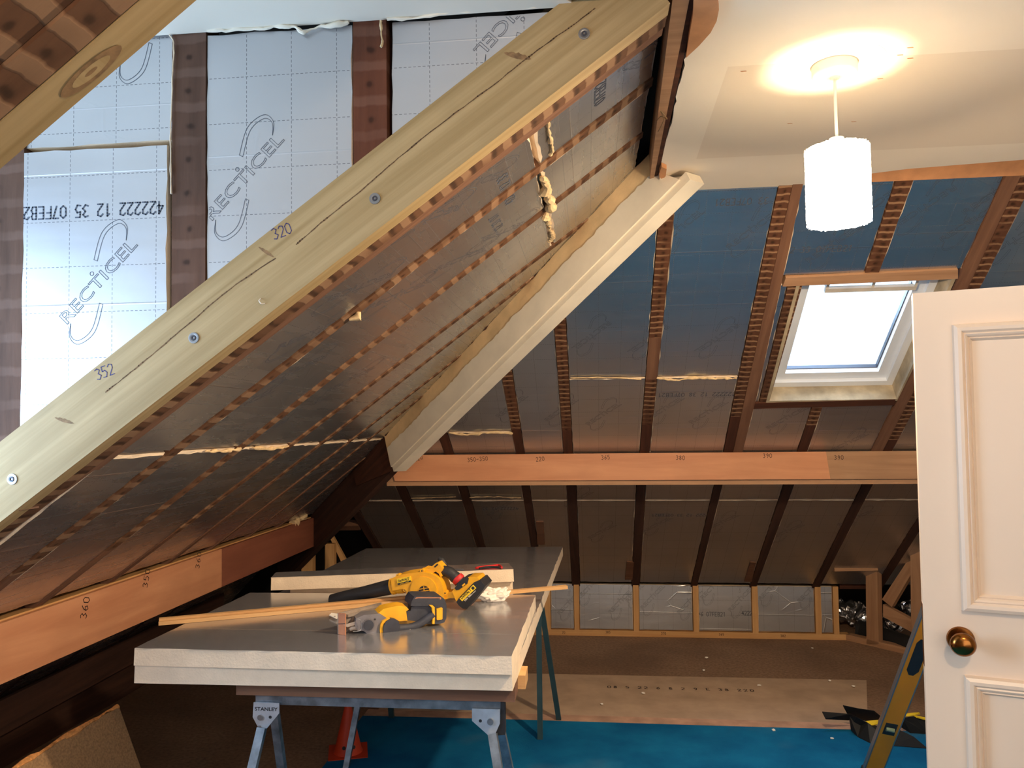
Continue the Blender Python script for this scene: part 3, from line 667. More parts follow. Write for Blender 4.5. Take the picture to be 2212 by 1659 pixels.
# make sure local +z faces the room side
sgn = 1 if FH.col[2].to_3d().dot(side) > 0 else -1
def hz(a, b): return (a*sgn, b*sgn) if sgn > 0 else (b*sgn, a*sgn)
hr = obj('hip_rafter', bm_prism([(-1.7, -.215), (.03, -.19), (.03, 0.0), (-1.7, 0.0)], *hz(-.03, .015)), 'olddark', FH)
tag(hr, 'deep dark-brown hip rafter slanting down left from the end of the plaster casing', 'hip rafter')
hl2 = obj('reinforcement', bm_prism([(-.42, -.10), (-.02, -.2), (-.02, -.005), (-.42, -.01)], *hz(.015, .022)), 'old', FH, hr)
cs = empty('hip_casing', FH @ Vector((.9, -.1, 0)), 'cream plaster-cased hip running diagonally from ceiling corner to far purlin', 'hip casing')
top_l = 2.10
rag = [(.0+i*.018, -.082+random.uniform(-.004, .004)+.003*math.sin(i*.31)) for i in range(int(top_l/.018)+1)]
obj('bare_side', bm_prism([(-.02, -.17), (top_l, -.17), (top_l+.02, -.012)]+[(x, -.006+random.uniform(-.008, .006)) for x in [top_l-.05*i for i in range(int(top_l/.05)+1)]], *hz(.0, .030)), 'tan', FH, cs)
obj('painted_side', bm_prism([(-.012, -.185), (top_l+.05, -.185)]+[(x, y) for x, y in rag[::-1]], *hz(.024, .034)), 'bead', FH, cs, bev=.002)
obj('corner_bead', bm_prism([(-.012, -.212), (top_l+.08, -.212), (top_l+.08, -.176), (-.012, -.176)], *hz(-.05, .026)), 'bead', FH, cs, bev=.009)
# torn end of the casing flaring on to the ceiling
e0 = [atZ(*p, ZC-.014) for p in ((1412, 420), (1418, 398), (1426, 382), (1433, 392), (1452, 387), (1478, 384), (1492, 389), (1480, 402), (1462, 420), (1440, 440))]
tag(obj('torn_flap', bm_prism([(p.x, p.y) for p in e0], ZC-.018, ZC-.008), 'bead', FF, cs), 'ragged painted flap at the top end')
# broken black-brown plaster edge where the left slope meets the casing
pp = [FH @ Vector((x, -.004, .03*sgn)) for x in (0, .3, .6, .9, 1.2, 1.5, 1.8)]
foam_run('broken_edge', pp, .007, '', 'olddark', parent=cs)
foam_run('foam_crumbs', [FH @ Vector((x, .006, .04*sgn)) for x in (1.0, 1.25, 1.5, 1.75)], .006, '', 'foamlump', parent=cs)

# ================================================================== LEFT SLOPE
def le(*p): return Lq(*p)
def off(pl, w): return [(u+w, v) for u, v in pl]
r_px = [((0, 1270), (271, 1055), (740, 704), (1065, 452), (1405, 181)), ((77, 1314), (418, 1052), (740, 801), (1073, 550), (1242, 405), (1387, 293)),
        ((233, 1263), (521, 1050), (785.6, 848), (1024, 658.5), (1199, 521), (1380, 394)), ((360, 1221), (715, 946), (1111, 634)),
        ((455, 1188), (802, 921.6), (970, 789)), ((540, 1159), (813, 938)), ((606, 1136), (762, 1012))]
LR = []
for k, p in enumerate(r_px):
    c = le(*p); w = (.05, .044, .04, .034, .03, .026, .024)[k]
    # straight timbers: fit through the first and last point
    c = [c[0], c[-1]]; LR.append((off(c, -w/2), off(c, w/2)))
ux = lambda X: (X+1.21)/.7943
VLT = 1.756
labs = ['first narrow old rafter beyond the big treated beam, plaster-patched', 'second narrow rafter of the left slope, crossing between foil boards', 'third rafter of the left slope, ending at the ceiling corner',
        'fourth rafter of the left slope, running into the hip casing', 'fifth rafter of the left slope, thin dark line meeting the hip', 'sixth rafter of the left slope, close to the hip foot', 'shortest rafter of the left slope, beside the hip foot']
HL = (-1, -.7943, 4.22)     # on the left slope: Y + X < 3.01  ->  3.01 - u +1.21 - .794 v > 0
GLR = 'rafters of the left slope'
for k, r_ in enumerate(LR):
    rafter(FL, r_[0], r_[1], [ux(-2.9), ux(-1.74), ux(-1.5) if k < 3 else ux(-1.3), VLT], ['olddark', 'oldred', 'lathL'], labs[k], GLR, cut=HL)
GLB = 'foil boards on the left slope'
def lb(a, b, v0, v1, label, cut=True, foil='foil_left', **kw):
    poly = [(at_v(a, v0), v0), (at_v(b, v0), v0), (at_v(b, v1), v1), (at_v(a, v1), v1)]
    if cut: poly = clip(poly, HL[0], HL[1], HL[2]-.015)
    if len(poly) >= 3: return board(FL, 'L', poly, label, GLB, foil, -.003, .05, .0035, inset=.009, **kw)
first = le((22, 1173), (1428, 69)); first = [(first[0][0]-.03, first[0][1]), (first[1][0]-.06, first[1][1])]
hipl = ([(5.9, -2.1), (2.7, 1.8)],)*2
bays = [(first, LR[0][0])]+[(LR[i][1], LR[i+1][0]) for i in range(6)]+[(LR[6][1], hipl[0])]
vj1, vj2 = ux(-1.09), ux(-.12)
nm = ['in the bay beside the big treated beam', 'in the second bay from the treated beam', 'in the third bay from the treated beam', 'in the fourth bay from the treated beam',
      'in the fifth bay from the treated beam', 'in the sixth bay, near the hip', 'in the narrow seventh bay by the hip', 'in the last sliver beside the hip rafter']
for k, (a, b) in enumerate(bays):
    lb(a, b, ux(-1.705), vj1-.003, 'foil board above the left purlin, '+nm[k])
    top = vj2-.004 if k < 3 else 1.756
    lb(a, b, vj1+.003, top, 'long foil board mid left slope, '+nm[k])
    if k < 3: lb(a, b, vj2+.004, 1.756, 'shiny top foil board by the ceiling, '+nm[k])
    lb(a, b, ux(-2.9), ux(-1.78), 'dark foil board below the left purlin, '+nm[k])
# foam squeezed out of the joints
foam_run('foam_seam', [FL @ Vector((*p, .002)) for p in Lq((1180, 256), (1186, 290), (1192, 320), (1189, 333))], .005, 'thin foam line at the top of the joint beside the treated beam', group=GFS)
foam_run('foam_seam', [FL @ Vector((*p, .004)) for p in Lq((1170, 378), (1178, 405), (1186, 438), (1180, 458), (1170, 468))], .012, 'thick lumpy foam bead crossing the second bay near the ceiling', group=GFS)
foam_run('foam_seam', [FL @ Vector((*p, .003)) for p in Lq((1183, 470), (1187, 495), (1192, 512), (1186, 521))], .009, 'foam bead crossing the third bay just below the thick one', group=GFS)
foam_run('foam_seam', [FL @ Vector((*p, .001)) for p in Lq((445, 974), (480, 974), (520, 969))], .005, 'tan foam strip low on the left slope, left one of the pair', group=GFS)
foam_run('foam_seam', [FL @ Vector((*p, .001)) for p in Lq((545, 967), (585, 969), (624, 963))], .005, 'tan foam strip low on the left slope, right one of the pair', group=GFS)
foam_run('foam_seam', [FB @ Vector((*p, .001)) for p in Bq((970, 934), (1010, 938), (1060, 934), (1108, 936))], .007, 'ragged cream foam joint on the far slope just right of the hip', group=GFS)
foam_run('foam_seam', [FB @ Vector((*p, .001)) for p in Bq((1232, 816), (1300, 815), (1385, 819))], .003, 'thin golden foam joint between the third and fourth striped rafters', group=GFS)
foam_run('foam_seam', [FB @ Vector((*p, .002)) for p in Bq((1419, 816), (1460, 820), (1500, 815), (1545, 817), (1590, 816))], .006, 'wavy shiny joint across the large blue board bay', group=GFS)
foam_run('foam_seam', [FB @ Vector((*p, .001)) for p in Bq((888, 1076), (930, 1075), (985, 1073))], .003, 'yellowish foam joint under the purlin, second bay from the hip', group=GFS)
foam_run('foam_seam', [FB @ Vector((*p, .001)) for p in Bq((1015, 1074), (1060, 1073), (1125, 1075))], .004, 'yellowish foam joint under the purlin, third bay from the hip', group=GFS)
tag(obj('foam_blob', bm_tube([FL @ Vector((*uv(FL, 752, 688), .004)), FL @ Vector((*uv(FL, 768, 678), .012)), FL @ Vector((*uv(FL, 774, 672), .002))], [.004, .012, .006]), 'foamlump', smooth=True), 'small foam crumb stuck beside the first narrow rafter', 'foam crumb')

# ================================================================== LEFT PURLIN
FQ = frame((-1.70, 0, 0), (0, 1, 0), (0, 0, 1)); ye = 4.69
pl = empty('purlin', (-1.75, 3, .72), 'reddish plywood-faced purlin descending along the left slope to the hip foot', 'purlin', 'roof purlins')
yj = uv(FQ, 479, 1220)[0]
bm = bm_prism([(-1.2, .722), (yj, .722), (yj, .897), (-1.2, .897)], -.018, 0)
for t, x, y in (('360', 186, 1337), ('350', 318, 1270), ('360', 430, 1229)): digits(FQ, t, x, y, 74, .034, 1, bm, .0006, w=.003)
fl_ = obj('fascia', bm, ['ply', 'blackink'], FQ, pl)
tag(obj('fascia', bm_prism([(yj, .722), (ye, .722), (ye, .897), (yj, .897)], -.018, .0004), 'plyred', FQ, pl), 'darker red fascia length toward the hip')
box('core', -1.80, -1.7185, -1.2, ye, .735, .902, 'pine', pl)
foam_run('foam_plug', [(-1.715, ye-.30, .90), (-1.712, ye-.16, .925), (-1.715, ye-.03, .94)], .02, '', 'foamlump', parent=pl)

# ================================================================== DORMER: trimmer beams
bA, bB = atY(0, 1128, 1.565), atY(1430, 20, 1.565); dd = (bB-bA).normalized()
FT = frame(bA - dd*.9, dd, Vector((0, 0, 1))-dd*dd.z)            # local x up the slope, y up, z towards the camera (-Y)
if FT.col[2].y > 0: FT = frame(bA - dd*.9, dd, -(Vector((0, 0, 1))-dd*dd.z))
LB = (bB-bA).length+.9+.02
beam = empty('treated_beam', bA, 'big pale treated timber beam crossing diagonally in front, numbers 352 and 320 on it', 'beam')
bmh = .142
def bmt(x0, x1, h0, h1, y0, y1, mats, name, parent, bev=0, marks=None):
    bm = bm_prism([(x0, h0), (x1, h0), (x1, h1), (x0, h1)], 1.565-y1, 1.565-y0)
    if bev:
        es = [e for e in bm.edges if len(e.link_faces) == 2 and e.calc_face_angle(0) > .5]; bmesh.ops.bevel(bm, geom=es, offset=bev, segments=3, affect='EDGES', profile=.5)
    if marks: marks(bm)
    return obj(name, bm, mats, FT, parent)
def fuv(x, y): return uv(FT, x, y)
def beam_marks(bm):
    for t, x, y in (('352', 210, 822), ('320', 592, 519)):
        u, v = fuv(x, y); ribbons(bm, place(sub(segs_text(t, .024, .62), .02), u, v, R(-16)), .0016, .0006, 1)
    # long drying crack, in two lengths, and knots
    for seq in (((228, 847), (300, 790), (400, 706), (500, 622), (595, 558)), ((640, 528), (700, 476), (770, 420), (860, 342), (960, 262), (1060, 188), (1130, 132), (1190, 88), (1250, 45), (1285, 18))):
        q = [fuv(*p) for p in seq]; q = smoothpath([(a, b, 0) for a, b in q], 10)
        pts_ = [(p.x, p.y+.0012*noise.noise(p*60)) for p in q]
        for i, (a, b) in enumerate(zip(pts_, pts_[1:])): ribbons(bm, [(a, b)], .0024+.0022*noise.noise(Vector((i*.35, 0, 0))), .0004, 2)
    for (x0, y0), (x1, y1), w in (((558, 533), (592, 556), .006), ((1088, 114), (1148, 128), .011), ((118, 902), (160, 915), .007)):
        a, b = Vector(fuv(x0, y0)), Vector(fuv(x1, y1)); t_ = b-a; n_ = Vector((-t_.y, t_.x)).normalized(); N_ = 12
        q = [a+t_*(i/N_)+n_*w*.55*math.sin(math.pi*i/N_)**.7*(1+.3*math.sin(i*2.3)) for i in range(N_+1)]+[a+t_*(i/N_)-n_*w*.55*math.sin(math.pi*i/N_)**.7 for i in range(N_-1, 0, -1)]
        f = bm.faces.new([bm.verts.new((p.x, p.y, .0003)) for p in ccw([tuple(p) for p in q] if False else q)]); f.material_index = 3
M['crack'] = m_plain('timber_crack', (112, 86, 60), .9, var=.3); M['knot'] = m_plain('knot_brown', (134, 104, 70), .8, var=.3, sc=60)
bt = bmt(0, LB, 0, bmh, 1.565, 1.612, ['beam', 'blueink', 'crack', 'knot'], 'timber', beam, .004, beam_marks)
for x, y in ((27, 1035), (419, 730), (810, 429), (1262, 73)):
    u, v = fuv(x, y); G = FT @ Matrix.Translation((u, v, 0))
    bo = lathe('washer', [(.0, .002), (.006, .002), (.007, .0025), (.0115, .002), (.012, 0)], 'grey', G, beam, 24)
    lathe('bolt_head', [(.0022, .002), (.003, .0036), (.0052, .0036), (.0058, .002)], 'darksteel', G, bo, 12)
u, v = fuv(566, 652)
obj('staple', bm_tube(smoothpath([FT @ Vector((u+.002, v+.007, 0)), FT @ Vector((u-.002, v+.004, .006)), FT @ Vector((u-.002, v-.004, .006)), FT @ Vector((u+.003, v-.007, 0))], 4), .001, seg=6), 'paper', None, beam, True)
tag(bmt(0, LB, .002, .12, 1.613, 1.662, 'lathL', 'trimmer_rafter', None), 'old rafter bolted behind the treated beam, underside covered in plaster patches', 'rafter', GLR)
tag(bmt(0, LB, .006, .12, 1.663, 1.705, 'oldred', 'trimmer_rafter', None), 'smooth rust-brown rafter between the patched one and the first foil bay', 'rafter', GLR)
# near trimmer, mirrored: upper left corner of the view
def near(y0, y1, mat, label, nn=0, cat='beam'):
    q = [(y0, ux(-1.9)), (y1, ux(-1.9)), (y1, 1.7), (y0, 1.7)]; o = timber('near_trimmer', FL, q, -.14+nn, nn, mat, bev=.003); return tag(o, label, cat)
near(.727, .776, 'beam', 'yellowish new beam overhead in the top left corner, underside with an oval knot', .001)
near(.680, .7255, 'lathL', 'old patched rafter overhead, just left of the yellowish corner beam', 0, 'rafter')
near(.632, .679, 'lathL', 'outermost old rafter at the extreme top left corner', -.004, 'rafter')
board(FL, 'L', [(-1.4, ux(-1.7)), (.595, ux(-1.7)), (.595, 1.6), (-1.4, 1.6)], 'foil board behind the top left corner beams', GLB)
# oval knot on the new near beam
ku, kv = uv(FL, 195, 152); bm = bmesh.new()
for s_, mi in ((1, 0), (.62, 1), (.2, 0)):
    vs_ = [bm.verts.new((ku+.0125*s_*math.cos(a*.3142)+.0, kv+.042*s_*math.sin(a*.3142), .0018+.0003*(1-s_))) for a in range(20)]
    bm.faces.new(vs_).material_index = mi
kn = obj('knot', bm, ['knot', 'beam'], FL); kn.parent = bpy.data.objects['near_trimmer']; kn.matrix_parent_inverse = kn.parent.matrix_world.inverted()

# ---- cheek wall above the treated beam: studs and boards
def beam_z(X): p = bA+dd*((X-bA.x)/dd.x); return p.z
def above(poly): # keep what is above the middle of the beam
    s = dd.z/dd.x; return clip(poly, -s, 1, s*bA.x-bA.z-.09)
def px(x): return uv(FC, x, 300)[0]
studs = [(-1.36, uv(FC, 50, 500)[0], 'lathC', 'reddish-grey old stud at the left edge of the cheek wall'), (uv(FC, 372, 300)[0], uv(FC, 444, 300)[0], 'lathC', 'greyish-brown old stud between the two bays printed with logos'),
         (uv(FC, 763, 200)[0], uv(FC, 835, 200)[0], 'lathR', 'red-brown old stud reaching the ceiling nearest the top of the beam'), (-.06, .02, 'lathR', 'stud hidden at the top of the cheek wall')]
for a, b, m_, lab in studs[:3]:
    poly = above([(a, .8), (b, .8), (b, ZC+.1), (a, ZC+.1)])
    tag(timber('stud', FC, [(a, min(p[1] for p in poly)), (b, min(p[1] for p in poly)+.0), (b, ZC+.1), (a, ZC+.1)], -.06, 0, m_), lab, 'stud', 'studs of the dormer cheek wall')
GC = 'foil boards on the dormer cheek wall'
def cb(x0, x1, z0, z1, lab, n=-.004):
    poly = above([(x0, z0), (x1, z0), (x1, z1), (x0, z1)])
    if len(poly) > 2: board(FC, 'C', poly, lab, GC, 'foil_cheek', n, .05, .0015, inset=.002)
zj = uv(FC, 200, 318)[1]
cb(studs[0][1]+.001, studs[1][0]-.008, .8, zj-.004, 'brightly lit foil board stamped 422222 12 35, lower left of cheek wall', .004)
cb(studs[0][1]-.0, studs[1][0]-.003, zj+.006, ZC+.02, 'foil board above the brightest one, under the top left corner beam', -.006)
cb(studs[1][1]+.001, studs[2][0]-.002, .8, ZC-.004, 'tall foil board with the large diagonal logo between two studs', -.003)
cb(studs[2][1]+.010, .16, .8, ZC-.002, 'wrinkled foil board right of the red-brown stud above the beam', -.006)
# ragged foam and plaster where the cheek meets the dormer ceiling
foam_run('foam_seam', [FC @ Vector((*uv(FC, x, y), .006)) for x, y in ((450, 68), (520, 66), (600, 60), (635, 62), (660, 72), (690, 62), (756, 52))], .0045, 'crumbling plaster line along the cheek wall top, middle bay', 'bead', 'plaster line')
foam_run('foam_seam', [FC @ Vector((*uv(FC, x, y), .006)) for x, y in ((840, 45), (930, 38), (1000, 28), (1100, 22), (1160, 16))], .0035, 'crumbling plaster line along the cheek wall top, right bay', 'bead', 'plaster line')
foam_run('foam_seam', [FC @ Vector((*uv(FC, x, y), .004)) for x, y in ((368, 78), (377, 100), (374, 180), (371, 300), (372, 420))], .0016, 'thin foam bead down the left side of the greyish-brown stud', 'foam')
foam_run('foam_seam', [FC @ Vector((*uv(FC, x, y), .006)) for x, y in ((825, 48), (824, 70), (828, 88), (823, 104))], .0028, 'little foam drip at the top of the red-brown stud', 'foamlump')
# dormer ceiling, cheek on the near side, front wall and window (the daylight source, out of view to the left)
ed = [(-2.25, 1.578), (-2.25, .78), (-.02, .78)]; x = -.02; k = 0
pe = [(-.02+.05*math.sin(i*.8)+random.uniform(-.012, .012), .78+i*.05) for i in range(17)]
struct(prism('ceiling_dormer', FF, [(-2.25, 1.579), (-2.25, .7)]+[(-.0+p[0], p[1]) for p in pe[:-1]]+[(-.01, 1.579)], ZC, ZC+.012, 'white'))
tag(prism('torn_board_scrap', FF, [(-.05, 1.2), (.17, 1.2), (.17, 1.555), (.06, 1.56), (-.03, 1.55), (-.10, 1.552)], ZC+.001, ZC+.03, 'old'), 'dark broken lath and plaster at the top end of the treated beam', 'board scrap')
struct(prism('wall_dormer', frame((0, .63, 0), (1, 0, 0), (0, 0, 1)), [(-2.25, 1.297+K*(-2.25+1.21)+.03), (.06, 1.297+K*1.27+.03), (.06, ZC+.1), (-2.25, ZC+.1)], 0, .03, 'wallp'))
FW = frame((-1.93, 0, 0), (0, 1, 0), (0, 0, 1))
bm = bmesh.new()
for a in ((.6, .72, .6, 2.4), (1.5, 1.66, .6, 2.4), (.72, 1.5, .6, 1.08), (.72, 1.5, 2.16, 2.4)): bm_box(bm, a[0], a[1], a[2], a[3], -.05, 0)
struct(obj('wall_dormer_front', bm, 'wallp', FW))
w2 = empty('window_2', (-1.95, 1.11, 1.08)); w2['kind'] = 'structure'
ring('window_frame', FW, .72, 1.5, 1.08, 2.16, .04, -.045, -.005, 'upvc', w2)

# ================================================================== KNEE WALL, EAVES FRAMES
zk = .352
kp = tag(box('sole_plate', -1.7, 1.70, 5.46, 5.52, 0, .038, 'pine'), 'long pale sole plate along the foot of the knee wall, numbered in pen', 'sole plate', 'sole plates')
FKP = frame((0, 5.4598, 0), (1, 0, 0), (0, 0, 1)); bm = bmesh.new()
for t, x, y in (('70', 1214, 1369), ('385', 1308, 1368), ('370', 1428, 1371), ('365', 1553, 1373), ('382', 1686, 1376)): digits(FKP, t, x, y, 0, .016, 0, bm, .0005, w=.0022)
obj('pencil_marks', bm, 'blackink', FKP, kp)
sx = lambda x: uv(FKP, x, 1300)[0]
sl = ['frame stud just right of the stacked boards, beside a foil sliver', 'knee wall stud behind the end of the batten', 'knee wall stud between the 385 and 370 marks', 'knee wall stud in the middle, left of the 36 07FEB21 stamp', 'knee wall stud to the right of the 36 07FEB21 stamp', 'knee wall stud before the narrow last foil strip', 'last knee wall stud at the dark opening']
spx = ((1166, 1189), (1240, 1251), (1368, 1380), (1497, 1509), (1624.7, 1637), (1761, 1773.4), (1800, 1811.5))
for (a, b), lab in zip(spx, sl):
    tag(box('stud', sx(a), sx(b), 5.46, 5.52, .038, zk, 'pine'), lab, 'stud', 'studs of the knee wall')
kl = ['narrow crinkled foil board by the batten end', 'knee wall foil board above the 385 mark', 'dented foil board above the 370 mark', 'foil board stamped 36 07FEB21', 'smooth foil board in the right bay of the knee wall', 'narrow foil strip at the right end of the knee wall']
for i in range(6):
    a, b = sx(spx[i][1])+.001, sx(spx[i+1][0])-.001
    board(FK, 'K', [(a, .042), (b, .042), (b, zk), (a, zk)], kl[i], 'foil boards of the knee wall', 'foil_knee', -.004, .05, .0015)
board(FK, 'K', [(-1.6, .042), (sx(1166)-.001, .042), (sx(1166)-.001, zk), (-1.6, zk)], 'foil board of the knee wall hidden behind the stacked boards', 'foil boards of the knee wall', 'foil_knee', -.004)
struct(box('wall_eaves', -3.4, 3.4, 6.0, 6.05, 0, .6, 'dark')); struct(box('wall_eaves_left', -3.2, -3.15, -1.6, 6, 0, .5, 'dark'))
# right hand frame turning towards the door
fo = Vector((1.675, 5.46, 0)); fd = Vector((.657, -.753, 0)); FR = frame(fo, fd, (0, 0, 1))
GE = 'timbers of the eaves frame by the door'
def fr(name, quad, lab, mat='pinedim', n0=-.05, n1=0, grp=GE): return tag(timber(name, FR, quad, n0, n1, mat), lab, 'timber', grp)
def rq(*p): return [uv(FR, *q) for q in p]
tag(prism('sole_plate', FR, [(0, 0), (1.6, 0), (1.6, .038), (0, .038)], -.06, 0, 'pinedim'), 'darker sole plate angling from the knee wall toward the door', 'sole plate', 'sole plates')
q = rq((1872, 1392), (1898, 1392), (1895, 1226), (1870, 1226)); fr('post', q, 'upright post standing on the angled sole plate')
q = rq((1969, 1400), (1994, 1400), (1991, 1190), (1966, 1190)); fr('post', q, 'taller post half hidden by the white door edge')
q = rq((1896, 1297), (1917, 1314), (1975, 1215), (1966, 1190)); fr('brace', q, 'slanting brace rising to the taller post', n0=-.09, n1=-.05)
q = rq((1898, 1335), (1970, 1374), (1970, 1347), (1898, 1308)); tag(prism('brace', FR, ccw(q), -.09, -.052, 'pinedim'), 'brace sloping down right between the two posts', 'timber', GE)
pr = atY(1800, 1227, 5.28); pr2 = atY(1893, 1225, 5.28)
tag(stick('rail', pr, pr2, .05, .034, 'pinedim'), 'short top rail from the knee wall to the upright post', 'timber', GE)
pr = atY(1812, 1266, 5.5); pr2 = atY(1870, 1266, 5.5)
tag(stick('rail', pr, pr2, .04, .03, 'old'), 'lower dark rail behind the upright post', 'timber', GE)
# foil duct and black lagged pipe in the dark opening
P = smoothpath([atY(1790, 1312, 5.86), atY(1840, 1322, 5.80), atY(1872, 1340, 5.72), atY(1915, 1352, 5.6), atY(1962, 1372, 5.45)], 14)
bm = bm_tube(P, [.075+.008*math.sin(i*2.2) for i in range(len(P))], seg=48)
for v in bm.verts: v.co += Vector((noise.noise(v.co*26), noise.noise(v.co*26+Vector((5, 0, 0))), noise.noise(v.co*26+Vector((0, 5, 0)))))*.03
tag(obj('foil_duct', bm, 'duct', smooth=False), 'crinkled silver foil duct in the dark eaves opening', 'duct')
P = [atY(1853, 1361, 5.62), atY(1872, 1366, 5.58), atY(1920, 1382, 5.42), atY(1985, 1404, 5.16)]
tag(tube('lagged_pipe', smoothpath(P, 5), .066, 'pvc', seg=24), 'thick black lagged pipe lying under the silver duct', 'pipe')
P = smoothpath([atY(1955, 1300, 5.75), atY(1975, 1335, 5.7), atY(1985, 1360, 5.6)], 8)
bm = bm_tube(P, .05, seg=20)
for v in bm.verts: v.co += Vector((noise.noise(v.co*30), noise.noise(v.co*30+Vector((5, 0, 0))), 0))*.02
tag(obj('foil_duct', bm, 'duct'), 'bit of silver duct behind the taller post', 'duct')
# left hand eaves frame behind the boards
YL = 4.93
def lf(name, quad, lab, mat='pine', y=YL, th=.05, grp='timbers of the eaves frame under the hip'):
    F = frame((0, y, 0), (1, 0, 0), (0, 0, 1)); return tag(timber(name, F, [uv(F, *p) for p in quad], -th, 0, mat), lab, 'timber', grp)
lf('post', ((651, 1480), (676, 1480), (676, 1180), (651, 1190)), 'pale post under the end of the left purlin')
lf('post', ((701, 1470), (724, 1470), (721, 1175), (702, 1175)), 'second pale post right of the one under the purlin end')
lf('strut', ((748, 1212), (738, 1216), (704, 1144), (711, 1144)), 'thin slanting strut beside the second pale post', y=YL+.06, th=.03)
lf('rail', ((681, 1177), (681, 1158), (714, 1144), (714, 1160)), 'stub rail between hip rafter foot and the posts', y=YL-.05, th=.04)
tag(timber('rail', FB, [uv(FB, 712, 1145), uv(FB, 712, 1136), uv(FB, 774, 1134), uv(FB, 779, 1144)], -.04, .004, 'oldred'), 'short noggin across the boards beneath the hip', 'timber', 'timbers of the eaves frame under the hip')
# low floor timbers along the left eaves
tag(stick('eaves_timber', (-2.62, .4, .13), (-2.62, 5.1, .13), .16, .26, 'olddark'), 'very dark timber lying along the left eaves at floor level', 'timber')
tag(stick('eaves_board', (-2.30, .4, .30), (-2.44, 5.0, .30), .02, .14, 'olddark'), 'brown board on edge running under the left purlin', 'timber')
tag(tube('cable', smoothpath([atX(618, 1236, -1.9), atX(622, 1240, -1.88), atX(634, 1247, -1.86), atX(650, 1249, -1.84), atX(655, 1252, -1.84)], 4), .003, 'grey'), 'thin grey cable end curling below the left purlin', 'cable')

# ================================================================== FLOOR COVERINGS
FZ = lambda z: frame((0, 0, z), (1, 0, 0), (0, 1, 0))
cp = prism('carpet', FZ(0), [(-1.15, -1.55), (2.95, -1.55), (2.95, 3.86), (1.6, 3.872), (.6, 3.868), (-.4, 3.874), (-1.15, 3.866)], 0, .009, 'carpet')
tag(cp, 'dusty teal-blue carpet ending in a straight cut across the room', 'carpet')
M['sheet'] = m_plain('floor_sheet', (186, 158, 132), .8, var=.12, sc=6); M['edgestrip'] = m_plain('gripper_strip', (190, 150, 126), .85, var=.18, sc=9)
bm = bm_prism([(-1.1, 3.98), (1.30, 3.95), (1.52, 4.62), (-1.0, 4.60)], 0, .004)
u, v = uv(FZ(.004), 1312, 1486); ribbons(bm, place(sub(segs_text('08 5 22 6 8 2 9 E 38 220', .035, .95), .02), u, v, R(-.3)), .005, .0046, 1)
tag(obj('floor_sheet', bm, ['sheet', 'blackink'], FZ(0)), 'thin pale sheet on the floor with a smudged black stamp line', 'floor sheet')
tag(prism('gripper_strip', FZ(0), [(-1.15, 3.885), (1.75, 3.88), (1.75, 3.955), (-1.15, 3.965)], 0, .006, 'edgestrip'), 'pinkish bare strip between carpet edge and floor sheet', 'floor strip')
crumbs = ((1526, 1420), (1520, 1447), (1792, 1470), (1640, 1480), (1843, 1482), (1797, 1595), (1671, 1577), (1390, 1497), (1300, 1520), (1755, 1400))
for k, (x, y) in enumerate(crumbs):
    p = atZ(x, y, .012); r_ = .007+.004*random.random(); bm = bmesh.new(); bmesh.ops.create_icosphere(bm, subdivisions=1, radius=r_)
    for v_ in bm.verts: v_.co *= 1+random.uniform(-.4, .4); v_.co.z *= .5
    tag(obj('foam_crumb', bm, 'paper', Matrix.Translation(p)), 'tiny white foam crumb scattered on the floor', 'foam crumb', 'foam crumbs on the floor')

# ================================================================== CHIPBOARD LEANING, LOWER LEFT
XT = -1.62; t1 = atX(247, 1530, XT); t2 = atX(-60, 1694, XT); bx_ = None
for a_ in [i*.005 for i in range(200)]:
    pt = Vector((XT+a_*(t1.z-.0)/t1.z, t1.y, 0)); r_ = pt-EYE; z_ = r_.dot(_f); X_ = 1106+PDX+FPX*r_.dot(CR)/z_; Y_ = 829.5+PDY-FPX*r_.dot(CU)/z_
    if X_ >= 247+(Y_-1530)*.35: bx_ = pt; break
bx_ = bx_ or Vector((XT+.3, t1.y, 0))
fu = Vector((0, -1, 0)); fv = (t1-Vector((bx_.x, t1.y, 0))).normalized(); FG = frame((bx_.x, t1.y, 0), fu, fv); Lc = (t1-Vector((bx_.x, t1.y, 0))).length
sg = 1 if FG.col[2].x > 0 else -1
def chipsheet(n0, n1, top, lab):
    rg = [(i*.03, top+random.uniform(-.004, .004)) for i in range(51)]
    return tag(obj('chipboard_sheet', bm_prism([(0, 0), (1.5, 0)]+rg[::-1], *sorted((n0*sg, n1*sg))), 'chip', FG), lab, 'chipboard sheet', 'chipboard sheets leaning at lower left')
M['chipedge'] = m_plain('chipboard_crumbs', (214, 150, 88), .9, var=.3, sc=60, bmp=.4)
c1_ = chipsheet(0, .018, Lc, 'front chipboard sheet leaning at the lower left, crumbly top edge')
cf = foam_run('crumbly_edge', [FG @ Vector((x, Lc+.002, .009*sg)) for x in (0, .3, .6, .9, 1.2, 1.5)], .009, '', 'chipedge', parent=c1_)
chipsheet(-.022, -.003, Lc-.006, 'rear chipboard sheet leaning at the lower left, behind the front one')

